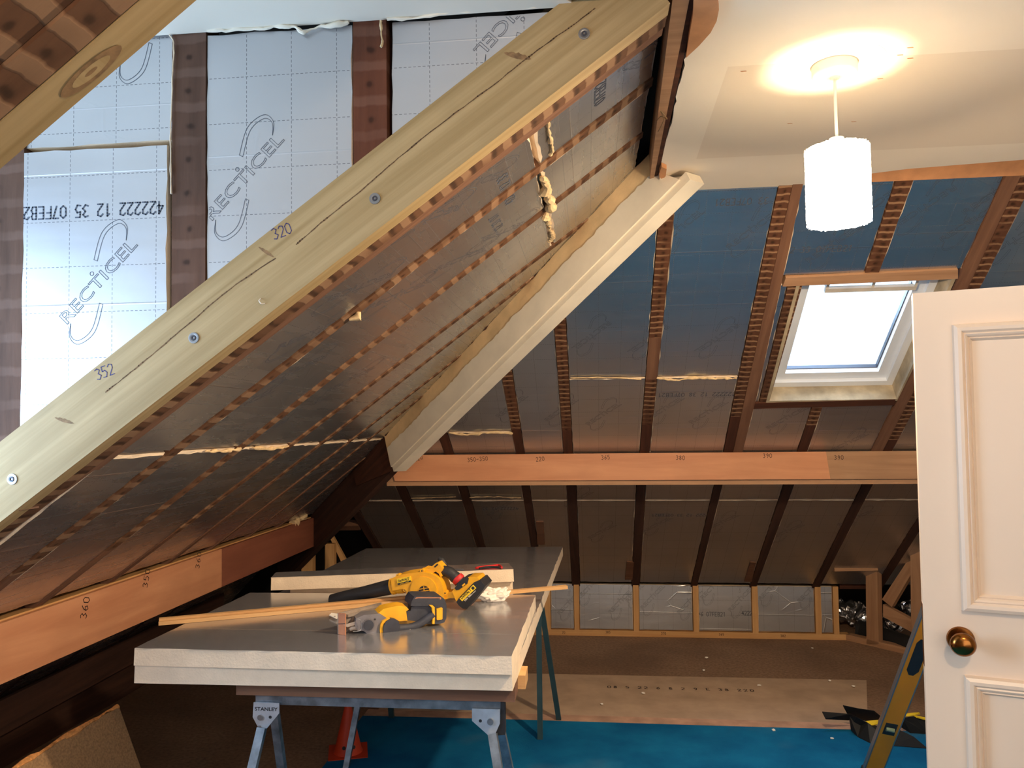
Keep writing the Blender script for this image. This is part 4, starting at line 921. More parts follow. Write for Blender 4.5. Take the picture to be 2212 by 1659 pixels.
# ================================================================== SHEETS ON THE SAWHORSES
PRINTS['N'] = []
def sheet(name, poly, ztop, lab, th=.049, grp='loose foam boards on the sawhorses', foil='foil_top'):
    cx = sum(p[0] for p in poly)/len(poly); cy = sum(p[1] for p in poly)/len(poly)
    a = Vector(poly[1])-Vector(poly[0]); F = frame((cx, cy, ztop), (a.x, a.y, 0), (-a.y, a.x, 0)); Fi = F.inverted()
    q = [(Fi @ Vector((p[0], p[1], ztop))) for p in poly]
    return board(F, 'N', [(p.x, p.y) for p in q], lab, grp, foil, 0, th, .0012, name='foam_sheet', inset=.001)
sheet('s', [(-1.302, 2.128), (-.218, 2.142), (-.154, 4.363), (-1.243, 4.264)], .7785, 'longest foil-topped foam sheet, bottom of the stack on the sawhorses')
sheet('s', [(-1.300, 2.122), (-.216, 2.115), (-.204, 2.882), (-1.289, 2.865)], .83, 'foam sheet carrying the two yellow tools, front top of the stack')
dP = Vector((.917, .214)); dN = Vector((-dP.y, dP.x)).normalized()
A, B_ = Vector((-1.224, 2.907)), Vector((-.307, 3.121))
sheet('s', [A+dN*.10+dP*.06, B_+dN*.03, B_+dN*.17, A+dN*.22+dP*.06], .829, 'lower of the two narrow foam offcuts behind the blower')
sheet('s', [A, B_, B_+dN*.15, A+dN*.11], .879, 'upper of the two narrow foam offcuts behind the blower, knife on it')
# stick lying across: two thin strips
sa, sb = atZ(343, 1346, .836), atZ(1224, 1268, .836); sa.z = sb.z = .8365
bt_ = tag(stick('batten', sa, sb, .022, .012, 'pine'), 'long thin pine batten lying across the front sheet, overhanging its right edge', 'batten', 'battens on the sheet')
tag(stick('batten', sa+Vector((.0, .002, .0105)), sb+Vector((-.5, -.226*1.0, .0105))+Vector((0, 0, 0)), .018, .008, 'pine'), 'thinner strip stacked on the left half of the long batten', 'batten', 'battens on the sheet')

# ================================================================== SAWHORSES
def atXY(x, y, Y): return atY(x, y, Y)
saw = empty('sawhorse', (-.6, 2.2, 0), 'front steel folding sawhorse with a brown timber laid on its rail', 'sawhorse', 'sawhorses')
Y0 = 2.19
xa, xb = atY(552, 1520, Y0).x, atY(1088, 1530, Y0).x; zt = atY(800, 1506, Y0).z; zb_ = atY(800, 1528, Y0).z
bm = bm_box(bmesh.new(), 0, xb-xa, 0, .045, 0, zt-zb_); obj('top_rail', bm, 'galv', Matrix.Translation((xa, Y0, zb_)), saw, bev=.003)
def leg(p, q, parent, w=.024, t=.02, mat='galv'): return stick('leg', p, q, w, t, mat, up=(0, 1, 0.01), parent=parent, bev=.0015)
zf = lambda P, Q, z: P+(Q-P)*((z-P.z)/(Q.z-P.z))
a, b = atY(566, 1572, Y0-.015), atY(545, 1659, Y0-.05); q = zf(a, b, .0); leg(a, Vector((q.x, Y0-.22, .0)), saw)
a, b = atY(1064, 1585, Y0-.015), atY(1075, 1659, Y0-.05); q = zf(a, b, .0); leg(a, Vector((q.x, Y0-.22, .0)), saw)
leg(Vector((atY(592, 1530, Y0+.06).x, Y0+.05, zb_)), Vector((atY(592, 1530, Y0).x-.05, Y0+.30, 0)), saw)
leg(Vector((xb-.03, Y0+.05, zb_)), Vector((xb+.06, Y0+.30, 0)), saw)
FS = frame((0, Y0-.004, 0), (1, 0, 0), (0, 0, 1))
def sq(*p): return [uv(FS, *q) for q in p]
M['plate'] = m_plain('zinc_plate', (196, 204, 214), .42, .6, .1, 22)
brk = prism('bracket', FS, sq((549, 1516), (604, 1518), (604, 1540), (573, 1578), (562, 1576), (547, 1548)), 0, .004, 'plate', saw, bev=.0008)
mt = font_mesh('STANLEY', .014, True, .0003); w_ = max(v.co.x for v in mt.vertices)*2; k_ = (uv(FS, 601, 1525)[0]-uv(FS, 551, 1525)[0])/w_
for v in mt.vertices: v.co.x *= k_; v.co.y *= 1.0
u, v = uv(FS, 576, 1531); link('lettering', mt, 'black', FS @ Matrix.Translation((u, v, .0046)), brk)
def disc(name, F, x, y, r_, n0, n1, mat, parent, seg=16):
    u, v = uv(F, x, y); return prism(name, F, [(u+r_*math.cos(2*math.pi*k/seg), v+r_*math.sin(2*math.pi*k/seg)) for k in range(seg)], n0, n1, mat, parent)
disc('rivet', FS, 564, 1548, .008, .004, .009, 'grey', brk); disc('hole', FS, 585, 1548, .0045, .004, .0045, 'black', brk); disc('rivet', FS, 562, 1568, .004, .004, .008, 'grey', brk)
brk2 = prism('bracket', FS, sq((1020, 1530), (1080, 1532), (1080, 1562), (1067, 1592), (1056, 1588), (1020, 1556)), 0, .004, 'plate', saw, bev=.0008)
disc('rivet', FS, 1060, 1557, .009, .004, .010, 'grey', brk2); disc('hole', FS, 1038, 1556, .0045, .004, .0045, 'black', brk2)
prism('end_hinge', FS, sq((1081, 1508), (1090, 1508), (1091, 1588), (1070, 1590), (1070, 1578), (1081, 1560)), -.03, -.002, 'black', saw)
# timber on the rail
xq = atY(510, 1482, Y0-.01).x; xq2 = atY(1112, 1490, Y0-.01).x
tb = tag(box('timber', xq, xq2, Y0-.01, Y0+.08, zt, .7305, 'oldred'), 'brown timber between front sawhorse rail and the foam sheets', 'timber', 'bearers under the sheets')
tag(box('timber', xq2-.10, xq2+.022, Y0+.081, Y0+.17, zt+.006, .7305, 'pine'), 'pale bearer end poking out at the right below the sheets', 'timber', 'bearers under the sheets')
saw2 = empty('sawhorse', (-.6, 3.6, 0), 'rear dark-legged sawhorse mostly hidden under the sheets', 'sawhorse', 'sawhorses')
box('top_rail', -1.0, -.22, 3.58, 3.625, .66, .73, 'darksteel', saw2)
M['tealsteel'] = m_plain('teal_dusty_steel', (60, 84, 88), .5, .3)
e = atZ(1167, 1600, .0); leg(Vector((-.24, 3.57, .70)), Vector((e.x, e.y, 0)), saw2, mat='tealsteel'); leg(Vector((-.24, 3.63, .68)), Vector((-.17, 3.90, 0)), saw2, mat='tealsteel')
e = atZ(747, 1662, 0.0); leg(Vector((-.98, 3.575, .70)), Vector((e.x, e.y, 0)), saw2, mat='galv'); leg(Vector((-.98, 3.63, .68)), Vector((-1.0, 3.86, 0)), saw2, mat='tealsteel')

# ================================================================== CONE
ce_ = atZ(752, 1628, 0); cn = empty('traffic_cone', ce_, 'small orange-red cone on the floor behind the front sawhorse', 'cone', rz=.3)
obj('base', bm_prism([(-.085, -.085), (.085, -.085), (.085, .085), (-.085, .085)], 0, .012), 'cone', cn.matrix_world, cn, bev=.004)
lathe('body', [(.066, .010), (.060, .02), (.016, .205), (.012, .212), (.0, .212)], 'cone', cn.matrix_world, cn, 28)
for a_ in (-1.9, -1.1): lathe('hole', [(.0, .002), (.008, .002), (.008, 0)], 'black', cn.matrix_world @ Matrix.Translation((.0535*math.cos(a_), .0535*math.sin(a_), .045)) @ Matrix.Rotation(a_, 4, 'Z') @ Matrix.Rotation(R(77), 4, 'Y'), cn, 12)

# ================================================================== BLOWER
def planeF(p, q):  # vertical plane through two floor points, facing the camera
    d_ = Vector((q.x-p.x, q.y-p.y, 0)); return frame((p.x, p.y, 0), d_, (0, 0, 1))
FBl = planeF(atZ(717, 1306, .83), atZ(1000, 1318, .83))
def z7(pts, ox=840, oy=1195, s=7.9): return [(ox+x/s, oy+y/s) for x, y in pts]
def ppoly(F, pts, n): return [tuple(uvn(F, x, y, n)[:2]) for x, y in pts]
def part(name, F, pts, n0, n1, mat, parent, bev=.003, seg=2): return obj(name, bm_prism(ppoly(F, pts, n1), n0, n1), mat, F, parent, bev=bev, seg=seg)
def world(F, x, y, n): return F @ uvn(F, x, y, n)
blow = empty('leaf_blower', atZ(950, 1310, .83), 'yellow cordless blower with long black nozzle, red-banded grip and battery', 'blower')
NC = -.045
nz = [world(FBl, x, y, NC) for x, y in ((714, 1296), (716, 1296), (740, 1290), (790, 1280), (825, 1272), (847, 1267))]
tube('nozzle', nz, [.0185, .0195, .0205, .0235, .026, .027], 'black', blow, 24)
tube('collar', [world(FBl, x, y, NC) for x, y in ((845, 1267.5), (847, 1267), (848, 1266.8), (850, 1266.3), (851, 1266), (853, 1265.6), (854, 1265.4), (857, 1264.8), (858, 1264.5), (872, 1262))], [.026, .029, .029, .0265, .029, .029, .0265, .0265, .029, .031], 'yellow', blow, 24)
body = z7([(60, 640), (30, 440), (110, 400), (230, 362), (350, 342), (520, 325), (620, 328), (700, 345), (780, 378), (850, 430), (900, 510), (930, 600), (945, 700), (935, 790), (900, 860), (820, 920), (700, 960), (560, 965), (440, 930), (370, 890), (315, 830), (300, 760), (300, 640), (250, 610), (170, 618)])
bd = part('fan_housing', FBl, body, -.085, -.004, 'yellow', blow, .010, 4)
ctr = z7([(600, 655)])[0]
def discn(name, F, x, y, r_, n0, n1, mat, parent, bev=0, seg=28):
    c_ = uvn(F, x, y, n1); return obj(name, bm_prism([(c_.x+r_*math.cos(2*math.pi*k/seg), c_.y+r_*math.sin(2*math.pi*k/seg)) for k in range(seg)], n0, n1), mat, F, parent, bev=bev)
discn('volute_step', FBl, *z7([(590, 640)])[0], .048, -.01, .001, 'yellow', bd, .004)
vent = discn('air_intake', FBl, *ctr, .0195, -.008, .0025, 'black', blow, 0)
for dy in (-55, -12, 32): part('grille_bar', FBl, z7([(505, 655+dy+12), (690, 655+dy-18), (690, 655+dy-5), (505, 655+dy+25)]), -.002, .0045, 'yellow', vent, 0)
part('grille_bar', FBl, z7([(585, 570), (598, 568), (622, 738), (608, 742)]), -.002, .0045, 'yellow', vent, 0)
for x, y in ((150, 392), (563, 303), (270, 622), (958, 683)):
    c_ = z7([(x, y)])[0]; ear = discn('screw_boss', FBl, *c_, .0075, -.03, -.006, 'yellow', blow, .002, 16); discn('screw', FBl, *c_, .0026, -.01, -.0055, 'black', ear, 0, 10)
lb_ = part('badge', FBl, z7([(132, 438), (368, 392), (380, 478), (150, 546)]), -.01, .0005, 'label', blow, 0)
part('badge_band', FBl, z7([(147, 516), (372, 462), (378, 484), (152, 546)]), -.005, .0009, 'black', lb_, 0)
def letter(text, F, p, q, h, n, mat, parent, name='lettering'):
    """text set between two pixel points (baseline middle line)"""
    a_, b_ = uvn(F, *p, n), uvn(F, *q, n); me = font_mesh(text, .02, True, .0004); w = max(v.co.x for v in me.vertices)-min(v.co.x for v in me.vertices); hh = max(v.co.y for v in me.vertices)-min(v.co.y for v in me.vertices)
    L0 = (b_-a_).length; ang = math.atan2(b_.y-a_.y, b_.x-a_.x); c_ = (a_+b_)/2
    for v in me.vertices: v.co.x *= L0/w; v.co.y *= h/hh
    return link(name, me, mat, F @ Matrix.Translation((c_.x, c_.y, n)) @ Matrix.Rotation(ang, 4, 'Z'), parent)
letter('DeWALT', FBl, *z7([(158, 480), (345, 435)]), .0085, .001, 'black', lb_)
letter('18V XR', FBl, *z7([(190, 525), (340, 488)]), .0022, .0014, 'label', lb_)
part('top_housing', FBl, z7([(520, 330), (535, 290), (600, 252), (680, 272), (800, 168), (842, 160), (925, 262), (912, 300), (880, 330), (905, 395), (878, 410), (850, 350), (800, 312), (740, 345), (690, 350), (600, 335)]), -.068, -.02, 'yellow', blow, .004, 3)
part('slot', FBl, z7([(775, 225), (825, 180), (838, 190), (835, 205), (790, 245), (776, 240)]), -.03, -.0185, 'black', blow, 0)
part('trigger', FBl, z7([(752, 345), (800, 312), (850, 350), (870, 405), (850, 420), (800, 375)]), -.058, -.03, 'black', blow, .003, 3)
gp = [world(FBl, *z7([p])[0], NC) for p in ((905, 300), (990, 310), (1060, 345), (1120, 400), (1180, 450), (1230, 500))]
tube('grip', smoothpath(gp, 5), [.016]+[.0185]*6+[.0195]*8+[.0205]*5+[.021]*6, 'black', blow, 24)
tube('lock_knob', [world(FBl, *z7([p])[0], -.075) for p in ((850, 80), (900, 120), (950, 200), (960, 270))], [.006, .012, .012, .010], 'black', blow, 16)
tube('red_band', [world(FBl, *z7([p])[0], NC) for p in ((1150, 408), (1160, 420), (1205, 462), (1215, 472))], [.0205, .0222, .0226, .021], 'red', blow, 24)
ft = part('battery_foot', FBl, z7([(1080, 655), (1150, 545), (1250, 500), (1350, 412), (1510, 408), (1545, 455), (1450, 500), (1200, 760), (1160, 835), (1130, 780)]), -.085, -.004, 'yellow', blow, .006, 3)
part('foot_collar', FBl, z7([(1120, 600), (1160, 540), (1260, 430), (1345, 412), (1362, 430), (1340, 520), (1200, 622), (1150, 632)]), -.075, -.001, 'black', blow, .005, 3)
part('fuel_button', FBl, z7([(1245, 550), (1285, 512), (1305, 532), (1262, 572)]), -.01, .001, 'yellow', blow, .001)
bat = part('battery', FBl, z7([(1150, 832), (1200, 762), (1450, 500), (1560, 458), (1645, 560), (1610, 620), (1330, 948), (1262, 948), (1190, 890)]), -.092, .004, 'black', blow, .008, 3)
part('battery_label', FBl, z7([(1205, 772), (1440, 538), (1492, 595), (1250, 822)]), -.01, .0048, 'label', bat, 0)
letter('DeWALT', FBl, *z7([(1232, 772), (1400, 620)]), .0095, .0054, 'black', bat)
part('label_square', FBl, z7([(1400, 595), (1435, 562), (1470, 595), (1435, 630)]), -.01, .0052, 'black', bat, 0)
letter('18V XR', FBl, *z7([(1292, 815), (1400, 712)]), .006, .0049, 'paper', bat, 'lettering'); letter('Li-ion', FBl, *z7([(1405, 710), (1478, 640)]), .004, .0049, 'paper', bat)
part('bridge', FBl, z7([(930, 700), (990, 672), (1085, 655), (1150, 760), (1050, 765), (950, 790)]), -.075, -.015, 'yellow', blow, .004, 3)

# ================================================================== JIGSAW (on its side)
FJ = planeF(atZ(745, 1374, .83), atZ(955, 1352, .83))
def j7(pts, ox=720, oy=1270, s=8.508): return [(ox+x/s, oy+y/s) for x, y in pts]
jig = empty('jigsaw', atZ(840, 1380, .83), 'worn yellow and grey cordless jigsaw lying on its side on the front sheet', 'jigsaw')
def jp(name, pts, n0, n1, mat, bev=.004, seg=3, parent=None): return part(name, FJ, j7(pts), n0, n1, mat, parent or jig, bev, seg)
# shoe plate: vertical while the saw lies on its side
pa, pb = atZ(731, 1325, .893), atZ(824, 1302, .893); dS = Vector((pb.x-pa.x, pb.y-pa.y, 0)); FSh = frame((pa.x, pa.y, .8305), dS, (0, 0, 1)); ls = dS.length
shp = obj('shoe', bm_prism([(0, 0), (ls, 0), (ls, .063), (0, .063)], -.004, 0), 'shoe', FSh, jig, bev=.001)
bm = bmesh.new()
for y0_ in (.008, .046): bm_box(bm, .03, ls*.92, y0_, y0_+.008, 0, .010)
bm_box(bm, .05, .085, .018, .044, 0, .014); bm_box(bm, .10, .13, .024, .05, 0, .012)
obj('shoe_ribs', bm, 'shoe', FSh, shp, bev=.001, seg=1)
px_ = atZ(752, 1325, .893)
FSc = frame((pa.x, pa.y, .8305), (px_.x-pa.x, px_.y-pa.y-.01, 0), (0, 0, 1))
sc_ = obj('shoe_nose', bm_prism([(0, 0), (.024, 0), (.024, .063), (0, .063)], -.004, .0), 'shoewood', FSc, jig, bev=.001)
prism('guide_slot', FSc, [(0, .030), (.024, .033), (.024, .035), (0, .032)], .0002, .0006, 'black', sc_)
jp('gear_housing', [(420, 560), (560, 500), (850, 470), (990, 560), (950, 640), (890, 700), (870, 930), (720, 905), (610, 830), (550, 790), (450, 790), (400, 700)], -.058, -.006, 'housing', .007)
c_ = j7([(650, 690)])[0]; discn('gear_cap', FJ, *c_, .0155, -.02, .002, 'navy', jig, .004, 24); discn('gear_cap_ring', FJ, *c_, .0185, -.02, -.001, 'housing', jig, .002, 24)
c_ = j7([(765, 580)])[0]; discn('screw', FJ, *c_, .0028, -.02, -.0045, 'black', jig, 0, 10)
jp('motor_cover', [(820, 475), (925, 385), (1150, 335), (1250, 328), (1340, 345), (1388, 395), (1340, 430), (1362, 600), (1215, 612), (1130, 570), (1060, 555), (985, 575), (960, 545)], -.064, -.008, 'yellow', .006)
jp('front_trim', [(1010, 560), (1060, 560), (980, 600), (925, 660), (905, 760), (915, 860), (958, 945), (900, 950), (870, 905), (860, 790), (870, 680), (905, 610)], -.05, .004, 'yellow', .0015, 2)
jp('grip_head', [(925, 700), (970, 620), (1060, 565), (1130, 575), (1200, 615), (1230, 700), (1215, 830), (1150, 920), (1060, 955), (965, 940), (920, 850)], -.045, .010, 'navy', .008)
hp = [world(FJ, *j7([p])[0], -.008) for p in ((1150, 740), (1280, 735), (1430, 720), (1560, 670), (1690, 590), (1790, 520), (1840, 480))]
tube('handle', smoothpath(hp, 4), .0118, 'navy', jig, 20)
tube('trigger', [world(FJ, *j7([p])[0], -.004) for p in ((1370, 760), (1400, 756), (1450, 748))], [.004, .008, .004], 'shoe', jig, 12)
jp('rear_housing', [(1365, 595), (1345, 430), (1420, 420), (1440, 340), (1500, 322), (1780, 312), (1850, 340), (1840, 660), (1700, 665), (1560, 620), (1420, 600)], -.055, -.012, 'navy', .005)
btj = jp('battery', [(1425, 330), (1440, 250), (1490, 165), (1560, 155), (1985, 158), (2050, 210), (2082, 330), (2080, 560), (2040, 635), (1960, 660), (1850, 665), (1860, 330)], -.085, -.002, 'navy', .007)
jp('battery_seam', [(1500, 200), (1530, 172), (1980, 172), (1985, 205), (1960, 215), (1960, 190), (1560, 190)], -.03, -.0012, 'shoewood', 0, 1, btj)
jp('rear_trim', [(1755, 312), (1820, 316), (1862, 350), (1870, 500), (1862, 662), (1822, 662), (1830, 500), (1818, 370), (1790, 340)], -.03, .0015, 'yellow', .001, 1)
jp('release_tab', [(1900, 385), (1990, 362), (2010, 372), (2008, 570), (1990, 582), (1915, 592), (1902, 580)], -.02, .003, 'yellow', .0015, 2, btj)
for k in range(3): jp('tab_rib', [(1935+k*16, 410), (1943+k*16, 408), (1943+k*16, 550), (1935+k*16, 552)], .001, .0038, 'strip', 0, 1, btj)
# blade clamp, blade, wire guard
tube('blade_clamp', [world(FJ, *j7([p])[0], -.02) for p in ((300, 770), (340, 735), (420, 725), (480, 715))], [.005, .0085, .009, .008], 'shoe', jig, 14)
jp('blade', [(190, 680), (460, 600), (495, 640), (440, 668), (265, 722), (215, 705)], -.012, -.0105, 'shoe', 0, 1)
tube('wire_guard', smoothpath([world(FJ, *j7([p])[0], .004) for p in ((430, 570), (490, 585), (515, 640), (515, 740), (485, 785), (420, 798), (360, 798))], 5), .0012, 'grey', jig, 8)
pt = [atZ(x, y, .838) for x, y in ((711, 1329), (716, 1324), (731, 1326), (733, 1334), (726, 1336))]
tb_ = obj('anti_splinter_tab', bm_prism([(p.x, p.y) for p in pt], .8365, .8385), 'paper', FF, jig); c_ = atZ(723, 1331, .839)
lathe('hole', [(0, .0003), (.0035, .0003), (.0035, 0)], 'black', Matrix.Translation((c_.x, c_.y, .8386)), tb_, 10)

# ================================================================== TISSUE, KNIFE, PLIERS
ct = atZ(1066, 1286, .85); bm = bmesh.new(); bmesh.ops.create_icosphere(bm, subdivisions=5, radius=1)
for v in bm.verts:
    n_ = noise.noise(v.co*1.7)*.25+abs(noise.noise(v.co*2.6+Vector((3, 1, 0))))*.5; v.co = v.co*(.78+n_)
    v.co = Vector((v.co.x*.064, v.co.y*.036, max(v.co.z*.027, -.0195)))
for v in bm.verts:
    if v.co.x > .035: v.co.z += (v.co.x-.035)*.5
tag(obj('tissue', bm, 'paper', Matrix.Translation(ct)), 'crumpled white tissue beside the blower battery', 'tissue')
kn_ = empty('utility_knife', atZ(1060, 1222, .885), 'red and black handled knife lying on the upper foam offcut', 'knife')
yk = .886
tube('handle', smoothpath([atZ(x, y, yk) for x, y in ((1028, 1227), (1045, 1224), (1065, 1222), (1078, 1221), (1084, 1226))], 5), .0045, 'red', kn_, 10)
tube('grip', smoothpath([atZ(x, y, yk+.001) for x, y in ((1036, 1228), (1056, 1225), (1078, 1226))], 4), .0045, 'black', kn_, 10)
bl = [atZ(x, y, yk-.002) for x, y in ((975, 1225), (1000, 1226), (1002, 1229), (980, 1229))]
obj('blade', bm_prism([(p.x, p.y) for p in bl], yk-.005, yk-.0035), 'grey', FF, kn_)

# ================================================================== DOOR (door_1)
FD = frame((.635, 1.60, 0), (.949, -.316, 0), (0, 0, 1))
dr = empty('door_1', (.635, 1.60, 0)); dr['kind'] = 'structure'
ht, wd = 1.70, .70
def du(x, y): return uv(FD, x, y)
pA, pB = du(2052.5, 702), du(2077, 1318); pC = du(2085, 1457)
um = (pA[0]+pB[0]+pC[0])/3
rings = [(um, wd-um, pB[1], pA[1]), (um, wd-um, .12, pC[1])]
leaf = bm_prism([(0, .008), (wd, .008), (wd, ht), (0, ht)], -.040, 0)
lf_ = obj('leaf', leaf, 'door', FD, dr, bev=.0015)
prof = [(0, 0), (.002, .006), (.008, .009), (.014, .0085), (.018, .004), (.0205, .0055), (.0235, .0035), (.0265, -.001), (.0285, .0005), (.031, -.0035), (.033, -.006)]
prof = [(a_, n_+.0075) for a_, n_ in prof]; prof[0] = (0, 0); prof[-1] = (.033, .0008)
for x0, x1, y0, y1 in rings:
    bm = bmesh.new(); loops = [[bm.verts.new((x, y, n_)) for x, y in ((x0+a_, y0+a_), (x1-a_, y0+a_), (x1-a_, y1-a_), (x0+a_, y1-a_))] for a_, n_ in prof]
    for l0_, l1_ in zip(loops, loops[1:]):
        for k in range(4): bm.faces.new((l0_[k], l0_[(k+1) % 4], l1_[(k+1) % 4], l1_[k]))
    bm.faces.new(loops[-1])
    obj('panel_moulding', bm, 'door', FD, dr)
ku, kv = du(2075, 1381)
Fk = FD @ Matrix.Translation((ku, kv, 0))
kb = lathe('knob', [(.0, .052), (.012, .051), (.019, .047), (.022, .040), (.020, .032), (.012, .026), (.009, .02), (.009, .006), (.0225, .005), (.024, .002), (.024, 0)], 'brass', Fk, dr, 36)
prism('latch_plate', frame(FD @ Vector((0, 0, 0)), FD.col[2].to_3d(), (0, 0, 1)), [(-.032, kv-.06), (-.008, kv-.06), (-.008, kv+.06), (-.032, kv+.06)], -.0012, 0.0006, 'brass', dr)
hx = FD @ Vector((wd+.006, 0, 0))
tag(box('door_post', hx.x, hx.x+.10, hx.y-.06, hx.y+.06, 0, ZC-.01, 'door'), 'painted post that the open door hangs from, right of the view', 'door post')

# ================================================================== SPIRIT LEVEL leaning on the door edge
lvb = atZ(1885, 1672, .02); lvt = atY(1992, 1345, 2.25)
tdir = None
# foot on the carpet, head resting against the back of the door
foot = Vector((atZ(1874, 1700, .01).x, atZ(1874, 1700, .01).y, .01)); head = atY(2030, 1290, 1.72+.0)
head = atY(2040, 1268, 2.6)
ax = (head-foot); Ll = ax.length; ax.normalize()
vd = (EYE-foot).normalized(); sd = ax.cross(vd).normalized()       # across, seen face-on
FLv = frame(foot, ax, -sd)
if FLv.col[2].to_3d().dot(vd) < 0: FLv = frame(foot, ax, sd)
FLv = FLv @ Matrix.Rotation(R(22), 4, 'X')
lev = empty('spirit_level', foot, 'yellow box spirit level leaning from the carpet against the white door', 'spirit level')
lh = .030
obj('body', bm_prism([(.03, -lh), (Ll, -lh), (Ll, lh), (.03, lh)], -.026, 0), 'lvl', FLv, lev, bev=.0015)
obj('edge_rail', bm_prism([(.03, lh-.0005), (Ll, lh-.0005), (Ll, lh+.0035), (.03, lh+.0035)], -.0265, .0005), 'grey', FLv, lev)
obj('edge_rail', bm_prism([(.03, -lh-.0035), (Ll, -lh-.0035), (Ll, -lh+.0005), (.03, -lh+.0005)], -.0265, .0005), 'grey', FLv, lev)
obj('end_cap', bm_prism([(-.006, -lh-.006), (.094, -lh-.006), (.088, -lh*.4), (.112, -lh*.2), (.112, lh*.3), (.088, lh*.7), (.094, lh+.006), (-.006, lh+.006)], -.03, .004), 'black', FLv, lev, bev=.002)
def lvu(x, y): return uvn(FLv, x, y, 0)
cv = lvu(1917, 1574); vc = obj('vial_window', bm_prism([(cv.x-.034, -.021), (cv.x+.034, -.021), (cv.x+.034, .019), (cv.x-.034, .019)], -.01, .0012), 'black', FLv, lev)
M['vial'] = m_plain('vial_green', (110, 130, 110), .15, var=.2, sc=50)
tube('vial', [FLv @ Vector((cv.x, -.015, .002)), FLv @ Vector((cv.x, .013, .002))], .009, 'vial', vc, 14)
ch = lvu(1985, 1425); obj('hand_hole', bm_prism([(ch.x-.085, -.008), (ch.x-.06, -.02), (ch.x+.08, -.02), (ch.x+.10, -.008), (ch.x+.10, .01), (ch.x+.08, .018), (ch.x-.06, .018), (ch.x-.085, .006)], -.01, .0012), 'black', FLv, lev, bev=.002)

# ================================================================== BLACK PLASTIC PIECES ON THE FLOOR
dz = lambda pts: [(1740+x/7.9, 1480+y/7.9) for x, y in pts]
deb = empty('folded_plastic', atZ(1860, 1600, 0), 'tangle of bent black plastic sheet with yellow edge strips at the carpet edge', 'plastic offcut')
def fold(name, pz, mat, th=.004):
    """polygon given as (px, py, height) on a bent sheet"""
    P_ = [atZ(1740+x/7.9, 1480+y/7.9, h) for x, y, h in pz]; bm = bmesh.new(); n_ = Vector((.1, -.25, 1)).normalized()
    a_ = [bm.verts.new(p) for p in P_]; b_ = [bm.verts.new(p-n_*th) for p in P_]
    bm.faces.new(a_); bm.faces.new(b_[::-1])
    for i in range(len(a_)): bm.faces.new((a_[i], b_[i], b_[(i+1) % len(a_)], a_[(i+1) % len(a_)]))
    bmesh.ops.triangulate(bm, faces=[f for f in bm.faces if len(f.verts) > 4]); return obj(name, bm, mat, None, deb)
fold('flap', [(285, 450, .10), (760, 490, .09), (860, 530, .08), (740, 590, .05), (345, 570, .07)], 'sheetblack')
fold('flap', [(640, 340, .13), (900, 395, .12), (1170, 435, .11), (1275, 520, .09), (1240, 590, .05), (1020, 600, .04), (720, 490, .08)], 'sheetblack')
fold('flap', [(760, 530, .09), (870, 540, .10), (1060, 640, .08), (1200, 690, .06), (1600, 760, .05), (1850, 880, .03), (2080, 1075, .012), (1500, 1030, .012), (1100, 980, .012), (900, 880, .012), (780, 760, .02), (750, 590, .05)], 'sheetblack')
fold('flap', [(1660, 560, .08), (1840, 530, .09), (2110, 600, .07), (2110, 830, .012), (1800, 810, .012), (1620, 700, .03)], 'sheetblack')
fold('yellow_strip', [(1030, 612, .085), (1240, 592, .085), (1230, 660, .07), (1120, 685, .07)], 'strip')
fold('yellow_strip', [(1690, 485, .10), (1940, 460, .10), (1960, 490, .09), (1840, 515, .095), (1680, 530, .09)], 'strip')
fold('yellow_strip', [(1840, 510, .094), (2100, 560, .08), (2100, 600, .075), (1900, 545, .09)], 'strip')

# ================================================================== PENDANT LAMP
lc = Vector((.603, 1.928)); lamp = empty('pendant_lamp', (lc.x, lc.y, ZC), 'glowing beaded pendant lamp hanging from the cream ceiling on a short cord', 'pendant lamp')
T = lambda z: Matrix.Translation((lc.x, lc.y, z))
M['plastic'] = m_plain('white_plastic', (232, 224, 214), .4, var=.02)
lathe('ceiling_rose', [(.052, ZC), (.052, ZC-.022), (.049, ZC-.026), (.012, ZC-.030), (.010, ZC-.034), (0, ZC-.034)], 'plastic', T(0), lamp, 40)
tube('cord', smoothpath([(lc.x, lc.y, ZC-.03), (lc.x, lc.y, 2.20), (lc.x+.001, lc.y, 2.125)], 3), .0036, 'plastic', lamp, 10)
lathe('lamp_holder', [(.004, 2.135), (.017, 2.131), (.019, 2.118), (.019, 2.090), (.012, 2.085), (.0, 2.085)], 'plastic', T(0), lamp, 24)
bm = bmesh.new(); ns, nr = 84, 27; zt_, zb2 = 2.106, 1.925; rings_ = []
for i in range(nr):
    z = zt_+(zb2-zt_)*i/(nr-1); rings_.append([bm.verts.new(((.0705+(.0028 if (i+k) % 2 else -.001)+random.uniform(-.0006, .0006))*math.cos(2*math.pi*k/ns), (.0705+(.0028 if (i+k) % 2 else -.001))*math.sin(2*math.pi*k/ns), z+random.uniform(-.0015, .0015))) for k in range(ns)])
for a_, b_ in zip(rings_, rings_[1:]):
    for k in range(ns): bm.faces.new((a_[k], a_[(k+1) % ns], b_[(k+1) % ns], b_[k]))
obj('beaded_shade', bm, 'glow', T(0), lamp, smooth=True)
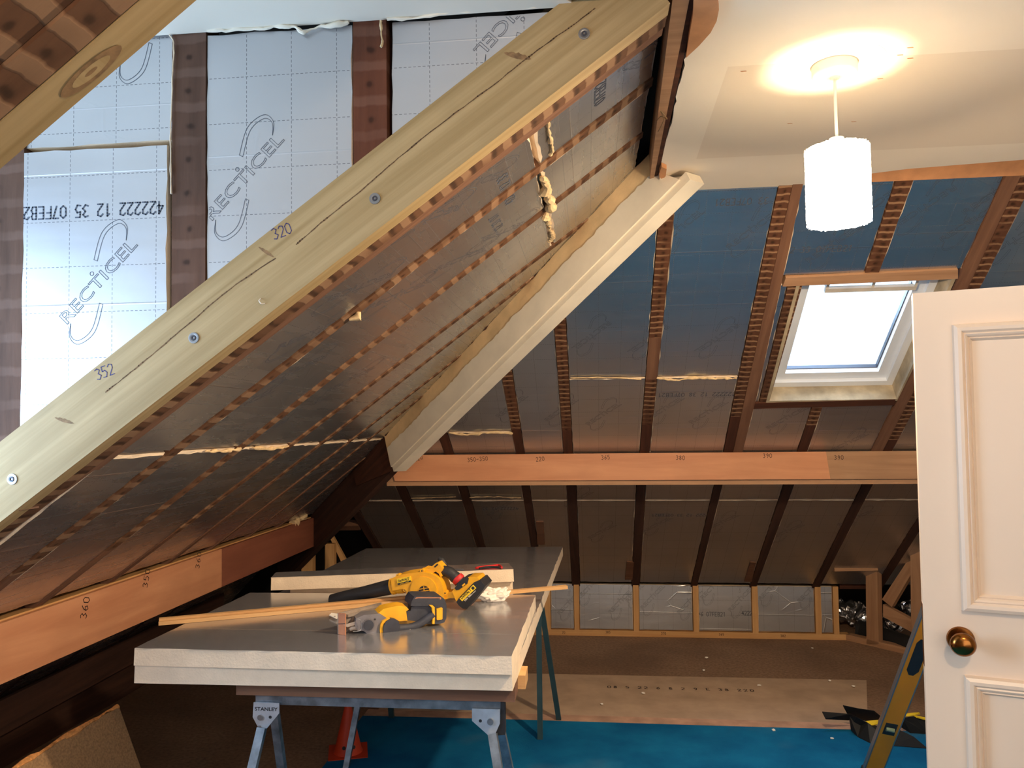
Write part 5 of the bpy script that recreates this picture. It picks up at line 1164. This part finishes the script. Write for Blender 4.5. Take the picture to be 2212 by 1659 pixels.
mt_ = bpy.data.materials.new('halo_dimmer_film'); mt_.use_nodes = True; M['halo_dimmer'] = mt_; nt_ = mt_.node_tree; nt_.nodes.clear()
o1 = nt_.nodes.new('ShaderNodeOutputMaterial'); t1_ = nt_.nodes.new('ShaderNodeBsdfTransparent'); t2_ = nt_.nodes.new('ShaderNodeBsdfDiffuse'); m3_ = nt_.nodes.new('ShaderNodeMixShader'); m3_.inputs[0].default_value = .72
for a_, b_ in ((t1_.outputs[0], m3_.inputs[1]), (t2_.outputs[0], m3_.inputs[2]), (m3_.outputs[0], o1.inputs[0])): nt_.links.new(a_, b_)
lathe('added_halo_dimmer', [(.019, 2.103), (.0700, 2.103)], 'halo_dimmer', T(0), lamp, 36)  # part-transparent disc added to weaken the bulb's halo on the ceiling
for k in range(3): stick('shade_spider', (lc.x, lc.y, 2.10), (lc.x+.07*math.cos(k*2.09), lc.y+.07*math.sin(k*2.09), 2.104), .003, .003, 'plastic', parent=lamp)
# faint round mark on the ceiling round the rose
bm = bmesh.new(); S = [((.115*math.cos(a_*.0873), .115*math.sin(a_*.0873)), (.115*math.cos(a_*.0873+.0873), .115*math.sin(a_*.0873+.0873))) for a_ in range(72)]
for (x0_, y0_), (x1_, y1_) in S[6:70]:
    f = bm.faces.new([bm.verts.new((x, y, 0)) for x, y in ((x0_*.995, y0_*.995), (x1_*.995, y1_*.995), (x1_*1.002, y1_*1.002), (x0_*1.002, y0_*1.002))])
obj('old_rose_mark', bm, 'tan', Matrix.Translation((lc.x, lc.y, ZC-.0006)), lamp)
# pock marks
for x, y in ((1966, 103), (1966, 126), (1944, 119), (1901, 170), (1844, 263), (1706, 267), (1606, 154)):
    p = atZ(x, y, ZC-.0006); bm = bm_prism([(-.008, -.0015), (.006, -.002), (.008, .001), (-.004, .002)], -.0004, 0); o_ = obj('plaster_chip', bm, 'torn', Matrix.Translation(p)); o_.parent = None
    tag(o_, 'tiny brown chip in the cream ceiling near the lamp', 'plaster chip', 'chips in the ceiling')
